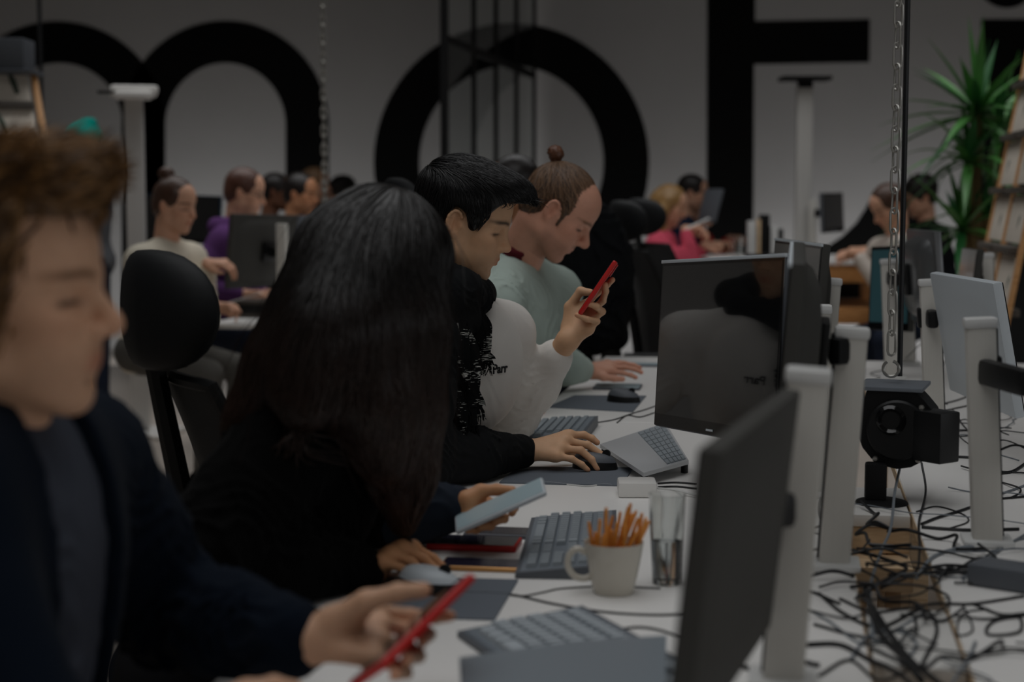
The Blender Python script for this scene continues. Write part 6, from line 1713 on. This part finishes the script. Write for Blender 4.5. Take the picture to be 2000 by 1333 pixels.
    if glasses:
        m_ = MB()
        for s in (-1, 1):
            m_.tube([L.w((0.094, s * 0.034 + 0.022 * math.cos(a), 0.004 + 0.018 * math.sin(a))) for a in np.linspace(0, 6.283, 15)[:-1]], 0.0016, 5, closed=True)
            m_.tube([L.w((0.09, s * 0.056, 0.008)), L.w((0.0, s * 0.079, 0.01))], 0.0018, 5)
        m_.put('glasses', M_BLACK, t)
    if stand_:
        F = Field(np.array([hip[0] - .35, hip[1] - .35, 0]), np.array([hip[0] + .35, hip[1] + .35, hip[2] + .15]), 0.012)
        F.ell(hip, (.14, .16, .13))
        for s in (-1, 1): F.cap(hip + l * s * .09, np.array([hip[0], hip[1], 0.08]) + l * s * .1, 0.085, 0.055, k=.03); F.cap(np.array([hip[0], hip[1], 0.045]) + l * s * .1, np.array([hip[0], hip[1], 0.045]) + l * s * .1 + f * .15, .045, .04, k=.02)
        put_field(F, 'trousers', legm or M_JEANS, t, 0)
    else: legs(t, hip, f, l, knee_z=min(0.54, hipz - 0.06), m=legm or M_JEANS)
    return t
SK1, SK2, SK3 = rgb(220, 170, 142), rgb(196, 140, 104), rgb(120, 80, 60)
M_WSH = cloth('cream_shirt', rgb(222, 214, 196)); M_PUR = cloth('purple_hoodie', rgb(96, 62, 112)); M_BLKT = cloth('black_tee', rgb(24, 25, 28)); M_BLUT = cloth('blue_shirt', rgb(40, 56, 74))
M_PNKJ = cloth('pink_jacket', rgb(206, 84, 104)); M_NAVY = cloth('navy_shirt', rgb(34, 44, 66)); M_REDS = cloth('red_shirt', rgb(172, 36, 34)); M_OFFW = cloth('off_white_shirt', rgb(206, 196, 186)); M_GREYJ = cloth('grey_jumper', rgb(110, 112, 116))
M_BRH = hairm('brown_hair', rgb(76, 52, 40)); M_REDH = hairm('reddish_brown_hair', rgb(86, 54, 42)); M_BLON = hairm('blonde_hair', rgb(158, 122, 76)); M_DKH = hairm('near_black_hair', rgb(30, 24, 22))
bg_person(342, 402, 7.5, 24, -12, 'woman with hair in high bun and cream shirt at far desk', SK1, M_BRH, 'bun', M_WSH, wr=(420, 600, 7.3), wl=(405, 515, 7.55), legm=M_GTROU)
bg_person(478, 377, 8.6, 2, -14, 'man with glasses and beard in purple hoodie', SK1, M_REDH, 'short', M_PUR, wr=(478, 575, 8.4), wl=(520, 575, 8.7), beard=0.6, glasses=True, collar='hood', byaw=10)
bg_person(588, 380, 9.9, 18, -10, 'smiling man with short black hair and beard beside the far chain', SK2, M_DKH, 'short', M_BLKT, beard=0.5)
bg_person(540, 376, 10.9, 0, -8, 'dark haired person in black, mostly hidden behind the bearded man', SK3, M_DKH, 'short', M_BLKT)
bg_person(617, 362, 12.0, 8, -5, 'fair haired person half hidden by the far chain', SK1, hairm('sandy_hair', rgb(150, 116, 84)), 'short', M_GREYJ)
bg_person(668, 382, 12.8, 160, -22, 'dark haired person in blue shirt facing left behind the long hair', SK2, M_DKH, 'bushy', M_BLUT)
bg_person(1003, 366, 6.7, 172, -10, 'dark haired person hidden between the two men in front', SK2, M_DKH, 'short', M_BLKT)
bg_person(1308, 402, 10.2, 12, -22, 'woman with long blonde hair in pink jacket', SK1, M_BLON, 'long', M_PNKJ, wr=(1338, 448, 10.05), wl=(1375, 479, 10.3), hipz=0.68, legm=M_BTROU)
bg_person(1352, 378, 11.2, 8, -14, 'bearded dark haired man in navy shirt beside the blonde woman', SK1, M_DKH, 'short', M_NAVY, wr=(1395, 478, 10.9), hipz=0.68, beard=0.5)
bg_person(1372, 408, 12.3, 25, -10, 'person in red shirt behind the bearded man in navy', SK1, M_BRH, 'short', M_REDS, wr=(1425, 466, 11.95), hipz=0.7)
bg_person(1737, 404, 9.2, 168, -34, 'person in off white shirt bent forward behind the right chain', SK1, M_BRH, 'short', M_OFFW, wr=(1690, 490, 9.75), wl=(1672, 496, 9.25), byaw=165, lean=0.3, hipz=0.68)
bg_person(1797, 386, 10.9, 172, -16, 'dark haired person in black sitting in front of the plant', SK1, M_DKH, 'bushy', M_BLKT, hipz=0.68)
bg_person(160, 282, 10.2, 150, 0, 'standing person in teal knitted hat behind the nearest man', SK1, M_BRH, 'hat', M_GREYJ, hipz=0.95, lean=0.0, stand_=True)

# ------------------------------------------------------------------ far left desk
q = on(405, 632, DZ)
DBG = 'white desks of the far group'
for i, (xa_, lab) in enumerate(((q[0], 'far white desk where the woman in cream shirt sits'), (q[0] + 0.86, 'far white desk behind the long dark hair'))):
    y0, y1 = q[1], q[1] + 1.95; x0, x1 = xa_, xa_ + 0.82
    t = thing('desk', lab, 'desk', ((x0 + x1) / 2, (y0 + y1) / 2, 0), DBG)
    m_ = MB(); m_.box(((x0 + x1) / 2, (y0 + y1) / 2, DZ - 0.0125), (x1 - x0, y1 - y0, 0.025), bev=0.003); m_.put('desktop', M_DESK, t)
    for lx in (x0 + 0.36, x1 - 0.05):
        for ly in (y0 + 0.25, y1 - 0.1): m_ = MB(); m_.box((lx, ly, (DZ - 0.025) / 2), (0.06, 0.06, DZ - 0.025), bev=0.004); m_.put('leg', M_BLACKM, t)
    m_ = MB(); m_.box(((x0 + x1) / 2 + 0.13, y0 + 0.4, DZ - 0.08), (x1 - x0 - 0.3, 0.6, 0.09), bev=0.01); m_.put('cable_tray', M_BLACKM, t)
p = on(490, 622, DZ)
t = thing('drawer_unit', 'dark metal desktop drawer unit on the far white desk', 'drawer unit', p)
m_ = MB(); m_.box(p + np.array([0.02, 0.12, 0.045]), (0.24, 0.22, 0.088), bev=0.004); m_.put('casing', mat('dark_bronze_metal', rgb(84, 78, 72), 0.5, metal=0.3), t)
m_ = MB(); m_.box(p + np.array([0.03, 0.008, 0.045]), (0.19, 0.006, 0.05)); m_.put('drawer_front', M_BLACKM, t)
GF = 'computer monitors of the far desks'
def mon_stand(tn, tf, h, tilt, face, label, lab2, deskz=DZ, bm_=M_CHAR, sm=M_SCREEN, px=None):
    t, a = monitor(tn, tf, h, tilt, face, label, bm_, sm, grp=GF, bulge=0.02)
    nrm = N(np.array([a[0], a[1], 0]) - np.array([(tn[0] + tf[0]) / 2, (tn[1] + tf[1]) / 2, 0]))
    bs = np.array([a[0], a[1], deskz]) + nrm * 0.075
    s = thing('monitor_stand', lab2, 'monitor stand', bs, 'monitor posts of the far desks')
    m_ = MB(); m_.box(bs + np.array([0, 0, (tn[2] - deskz) * 0.45]), (0.05, 0.05, (tn[2] - deskz) * 0.9), bev=0.006); m_.put('pole', M_ALU, s)
    m_ = MB(); m_.box(bs + np.array([0, 0, 0.006]), (0.12, 0.12, 0.012), bev=0.004); m_.put('base_plate', M_ALUCAP, s)
    m_ = MB(); m_.box(np.array([bs[0], bs[1], a[2]]) - nrm * 0.046, (0.05, 0.05, 0.05), basis(nrm, (0, 0, 1)), bev=0.006); m_.put('arm', M_BLACK, s)
mon_stand(pt(448, 417, 7.8), pt(576, 420, 8.3), 0.37, 5, -1, 'dark backed monitor on far desk in front of the purple hoodie', 'post behind the dark far monitor')
mon_stand(pt(580, 420, 8.9), pt(640, 424, 9.3), 0.36, 4, -1, 'grey monitor on far desk beside the black haired man', 'post behind the grey far monitor', bm_=M_DGREY)
mon_stand(pt(432, 383, 9.8), pt(272, 378, 10.0), 0.3, 4, -1, 'dark blue monitor behind the woman with the high bun', 'post behind the dark blue far monitor', deskz=0.0, bm_=mat('dark_blue_back', rgb(28, 60, 84), 0.4))
p = on(470, 585, DZ + .09)
t = thing('paper_sheet', 'white paper held over the dark drawer unit', 'paper', pt(475, 585, 7.8)); m_ = MB(); m_.box(pt(478, 582, 7.8), (0.17, 0.1, 0.003), basis(CR + CU * 0.3, (0, 0, 1))); m_.put('sheet', M_PAPER, t)

# ------------------------------------------------------------------ workbench in front of the letter F
D = 9.6; bz = pt(1650, 508, D)[2]; xl, xr = pt(1395, 508, D), pt(1775, 508, D)
t = thing('workbench', 'long wooden workbench with white top in front of the letter F', 'workbench', ((xl + xr) / 2)[:2].tolist() + [0])
ex = N((xr - xl) * [1, 1, 0]); ey = np.cross([0, 0, 1.0], ex); Rb = np.stack([ex, ey, CU], 1); cb = (xl + xr) / 2; Lb = np.linalg.norm(xr - xl)
def wb(dx, dy, z, sx, sy, sz, name, m):
    m_ = MB(); m_.box(np.array([cb[0], cb[1], 0]) + ex * dx + ey * dy + CU * z, (sx, sy, sz), Rb, bev=0.003); return m_.put(name, m, t)
wb(0, 0.5, bz - 0.015, Lb, 1.0, 0.03, 'worktop', M_DESK); wb(0, 0.03, bz - 0.085, Lb - 0.02, 0.03, 0.105, 'apron', M_OAK)
wb(Lb * 0.22, 0.5, bz - 0.34, Lb * 0.5, 0.95, 0.1, 'lower_shelf', M_OAK)
for sx in (-1, 1): wb(sx * (Lb / 2 - 0.05), 0.06, (bz - 0.03) / 2, 0.08, 0.06, bz - 0.03, 'leg', M_OAK); wb(sx * (Lb / 2 - 0.05), 0.92, (bz - 0.03) / 2, 0.08, 0.06, bz - 0.03, 'leg', M_OAK)
wb(0, 0.88, bz - 0.2, Lb - 0.2, 0.02, 0.17, 'back_panel', M_BLACKM)
wb(Lb * 0.22, 0.5, 0.2, Lb * 0.48, 0.8, 0.38, 'cabinet', M_BLACKM)
def benchitem(px, py, w, d, h, name, label, cat, m, D2=9.95, grp=None, rot=0):
    p = pt(px, py, D2); p[2] = bz; tt = thing(name, label, cat, p, grp); m_ = MB(); m_.box(p + CU * h / 2, (w, d, h), rotz(YAW + rot), bev=min(0.006, w * .2)); m_.put('body', m, tt); return tt, p
mon_stand(pt(1606, 377, 9.9), pt(1646, 376, 10.2), 0.25, 3, 1, 'dark monitor standing on the wooden workbench', 'post of the dark workbench monitor', deskz=bz, bm_=M_DGREY)
for px, w, h, mm, lab in ((1467, 0.045, 0.23, M_ALUCAP, 'pale upright post on the workbench, leftmost of the cluster'), (1481, 0.02, 0.24, M_PINE, 'wooden upright slat on the workbench cluster'), (1492, 0.06, 0.27, M_BLACKM, 'tall black upright case in the workbench cluster'), (1511, 0.045, 0.2, M_ALUCAP, 'pale upright post right of the tall black case'), (1524, 0.025, 0.18, M_BLACK, 'thin black upright at right of the workbench cluster')):
    benchitem(px, 460, w, 0.08, h, 'upright_case', lab, 'case', mm, grp='upright cases on the workbench')
p = pt(1439, 460, 9.9); p[2] = bz; t2 = thing('drinking_glass', 'clear tumbler on the workbench beside the red shirt', 'glass', p)
m_ = MB(); m_.lathe([(0, 0), (.03, 0), (.038, .13), (.036, .13), (.028, .006), (0, .006)], p, n=20); m_.put('glass_wall', M_GLASS, t2)
benchitem(1500, 463, 0.26, 0.18, 0.03, 'equipment_tray', 'flat black tray of leads under the upright cases', 'tray', M_BLACKM, D2=9.75)
benchitem(1660, 475, 0.2, 0.2, 0.02, 'notebook', 'white notebook beside the bent person\'s hands', 'notebook', M_PAPER, D2=9.95, rot=0.4)
t = thing('tablet', 'dark tablet held up in front of the navy shirt', 'tablet', pt(1385, 400, 10.2)); m_ = MB(); m_.box(pt(1388, 402, 10.2), (0.02, 0.17, 0.22), basis(CR * 0.8 + CF * 0.5 - CU * .3, (0, 0, 1)), bev=.004); m_.put('body', M_DGREY, t)
t = thing('paper_sheet', 'pale sheet held by the woman in pink jacket', 'paper', pt(1362, 437, 9.85)); m_ = MB(); m_.box(pt(1362, 437, 9.85), (0.16, 0.12, 0.003), basis(CR + CU * 0.45, (0, 0, 1))); m_.put('sheet', M_PAPER, t)

# ------------------------------------------------------------------ tall plant
M_LEAF = mat('green_leaf', rgb(72, 130, 60), 0.35, noise=0.25, nscale=6); M_LEAF2 = mat('dark_green_leaf', rgb(40, 100, 50), 0.35, noise=0.25, nscale=6); M_TRUNK = mat('plant_trunk', rgb(112, 92, 58), 0.8, noise=0.2, nscale=20, bump=0.4, bscale=60)
base_p = pt(1893, 560, 8.2); pl = thing('yucca_plant', 'tall yucca plant with long sword leaves beside the wooden rack', 'plant', (base_p[0], base_p[1], 0))
m_ = MB(); m_.lathe([(0, 0.001), (0.17, 0.001), (0.2, 0.36), (0.185, 0.36), (0.17, 0.3), (0, 0.3)], (base_p[0], base_p[1], 0), n=28); m_.put('pot', M_CHAR, pl)
crowns = [((1908, 225, 8.2), 34, 0.52, 0), ((1892, 320, 8.1), 20, 0.46, 1), ((1950, 260, 8.35), 20, 0.5, 1), ((1880, 450, 8.1), 16, 0.42, 0), ((1925, 420, 8.25), 14, 0.4, 1)]
for (c, n, ln, mi) in crowns:
    tp = pt(*c); b0 = np.array([base_p[0] + RNG.uniform(-.05, .05), base_p[1] + RNG.uniform(-.05, .05), 0.28])
    m_ = MB(); m_.tube(spline([b0, lerp(b0, tp, .5) + np.array([RNG.uniform(-.04, .04), RNG.uniform(-.04, .04), 0]), tp], 8), [0.03] * 8 + [0.026] * 8 + [0.022], 9); m_.put('trunk', M_TRUNK, pl)
    for k in range(n):
        az = 2.399 * k; el = math.radians(80 - 110 * (k / n) + RNG.uniform(-8, 8)); L_ = ln * RNG.uniform(0.8, 1.15)
        d = np.array([math.cos(az) * math.cos(el), math.sin(az) * math.cos(el), math.sin(el)]); sd = N(np.cross(d, CU) + 1e-6); nrm = np.cross(sd, d)
        V, Fc = [], []; ns = 9
        for i in range(ns + 1):
            u = i / ns; ctr = tp + d * L_ * u - CU * (L_ * (0.2 if mi == 0 else 0.5) * u * u * (0.35 + math.cos(el) * 0.75)); w = 0.026 * (math.sin(math.pi * min(1, u * 0.85 + 0.16)) ** 0.7) * (1 - u ** 4)
            V += [ctr - sd * w + nrm * w * 0.35, ctr, ctr + sd * w + nrm * w * 0.35]
        nv = len(V); V += [v - nrm * 0.0015 for v in V]
        for i in range(ns):
            for j in range(2):
                a = i * 3 + j; qd = (a, a + 1, a + 4, a + 3); Fc += [qd, tuple(nv + x for x in qd[::-1])]
            for j in (0, 2): a = i * 3 + j; Fc.append((a, a + 3, nv + a + 3, nv + a))
        lf = MB(); lf.add(V, Fc, True); lf.put('leaf', M_LEAF if (k + mi) % 3 else M_LEAF2, pl)

# ------------------------------------------------------------------ leaning wooden display racks with pale boards
M_BOARD = mat('pale_printed_board', rgb(240, 230, 216), 0.7, noise=0.08, nscale=4); M_RAIL = wood('orange_pine_rail', rgb(226, 172, 116), rgb(200, 144, 90), 3, 30, 30); M_SHELFD = mat('grey_shelf_lip', rgb(96, 90, 84), 0.6); M_SPRIG = mat('grey_green_print', rgb(84, 96, 84), 0.8)
def rack(A0, A1, off, n, label, shelves, ext=0.4):
    """A0 top, A1 lower point of the first rail; off = vector to the next rail"""
    d = N(A1 - A0); bot = A0 + d * (A0[2] / -d[2]); t = thing('display_rack', label, 'display rack', bot, 'leaning wooden display racks')
    top = A0 - d * ext
    bot = top + d * ((top[2] - 0.001) / -d[2])
    for k in range(n):
        m_ = MB(); a, b_ = top + off * k, bot + off * k; RR_ = basis(b_ - a, off); m_.box((a + b_) / 2, (np.linalg.norm(b_ - a) - 0.03, 0.022, 0.034), RR_, bev=0.003); m_.put('rail', M_RAIL, t)
    for zi, z in enumerate(shelves):
        a = top + d * ((top[2] - z) / -d[2]); 
        for k in range(n - 1):
            c = a + off * (k + 0.5); w = np.linalg.norm(off) - 0.05; ox = N(off); RR_ = basis(ox, (0, 0, 1))
            m_ = MB(); m_.box(c, (w, 0.1, 0.03), RR_, bev=0.002); m_.put('shelf', M_SHELFD, t)
            m_ = MB(); hgt = 0.225; up = -d; cc = c + up * (hgt / 2 + 0.03) ; RB = np.stack([ox, np.cross(up, ox), up], 1)
            m_.box(cc, (w * 0.94, 0.012, hgt), RB, bev=0.002); m_.put('board', M_BOARD, t)
            s = RNG.uniform(-0.25, 0.25); nn = np.cross(up, ox)
            if np.dot(nn, CF) > 0: nn = -nn
            m_ = MB(); m_.tube([cc + ox * w * s - up * 0.07 + nn * .0075, cc + ox * w * (s + .05) + nn * .0075, cc + ox * w * (s + .12) + up * 0.07 + nn * .0075], [0.012, 0.017, 0.006], 6); m_.put('print', M_SPRIG, t)
A0, A1 = pt(2000, 142, 7.8), pt(1915, 540, 7.4)
of = pt(1953, 500, 6.95) - pt(1922, 500, 7.42); of[2] = 0
rack(A0, A1, of, 3, 'leaning wooden display rack with pale boards at right edge', [0.62, 0.88, 1.13, 1.38, 1.63, 1.88])
A0, A1 = pt(66, 150, 8.4), pt(92, 300, 8.2)
rack(A0, A1, (pt(0, 200, 8.3) - pt(72, 200, 8.35)) * [1, 1, 0] * 1.6, 2, 'leaning wooden display rack behind the nearest man\'s hair', [1.36, 1.6, 1.82], 0.04)
t = thing('storage_box', 'grey storage box on top of the left display rack', 'box', pt(20, 140, 8.3)); m_ = MB(); m_.box(pt(22, 108, 8.35), (0.19, 0.2, 0.16), rotz(YAW), bev=0.006); m_.put('body', M_DGREY, t); m_ = MB(); m_.box(pt(26, 142, 8.35), (0.25, 0.24, 0.02), rotz(YAW), bev=0.004); m_.put('lid', M_DGREY, t)
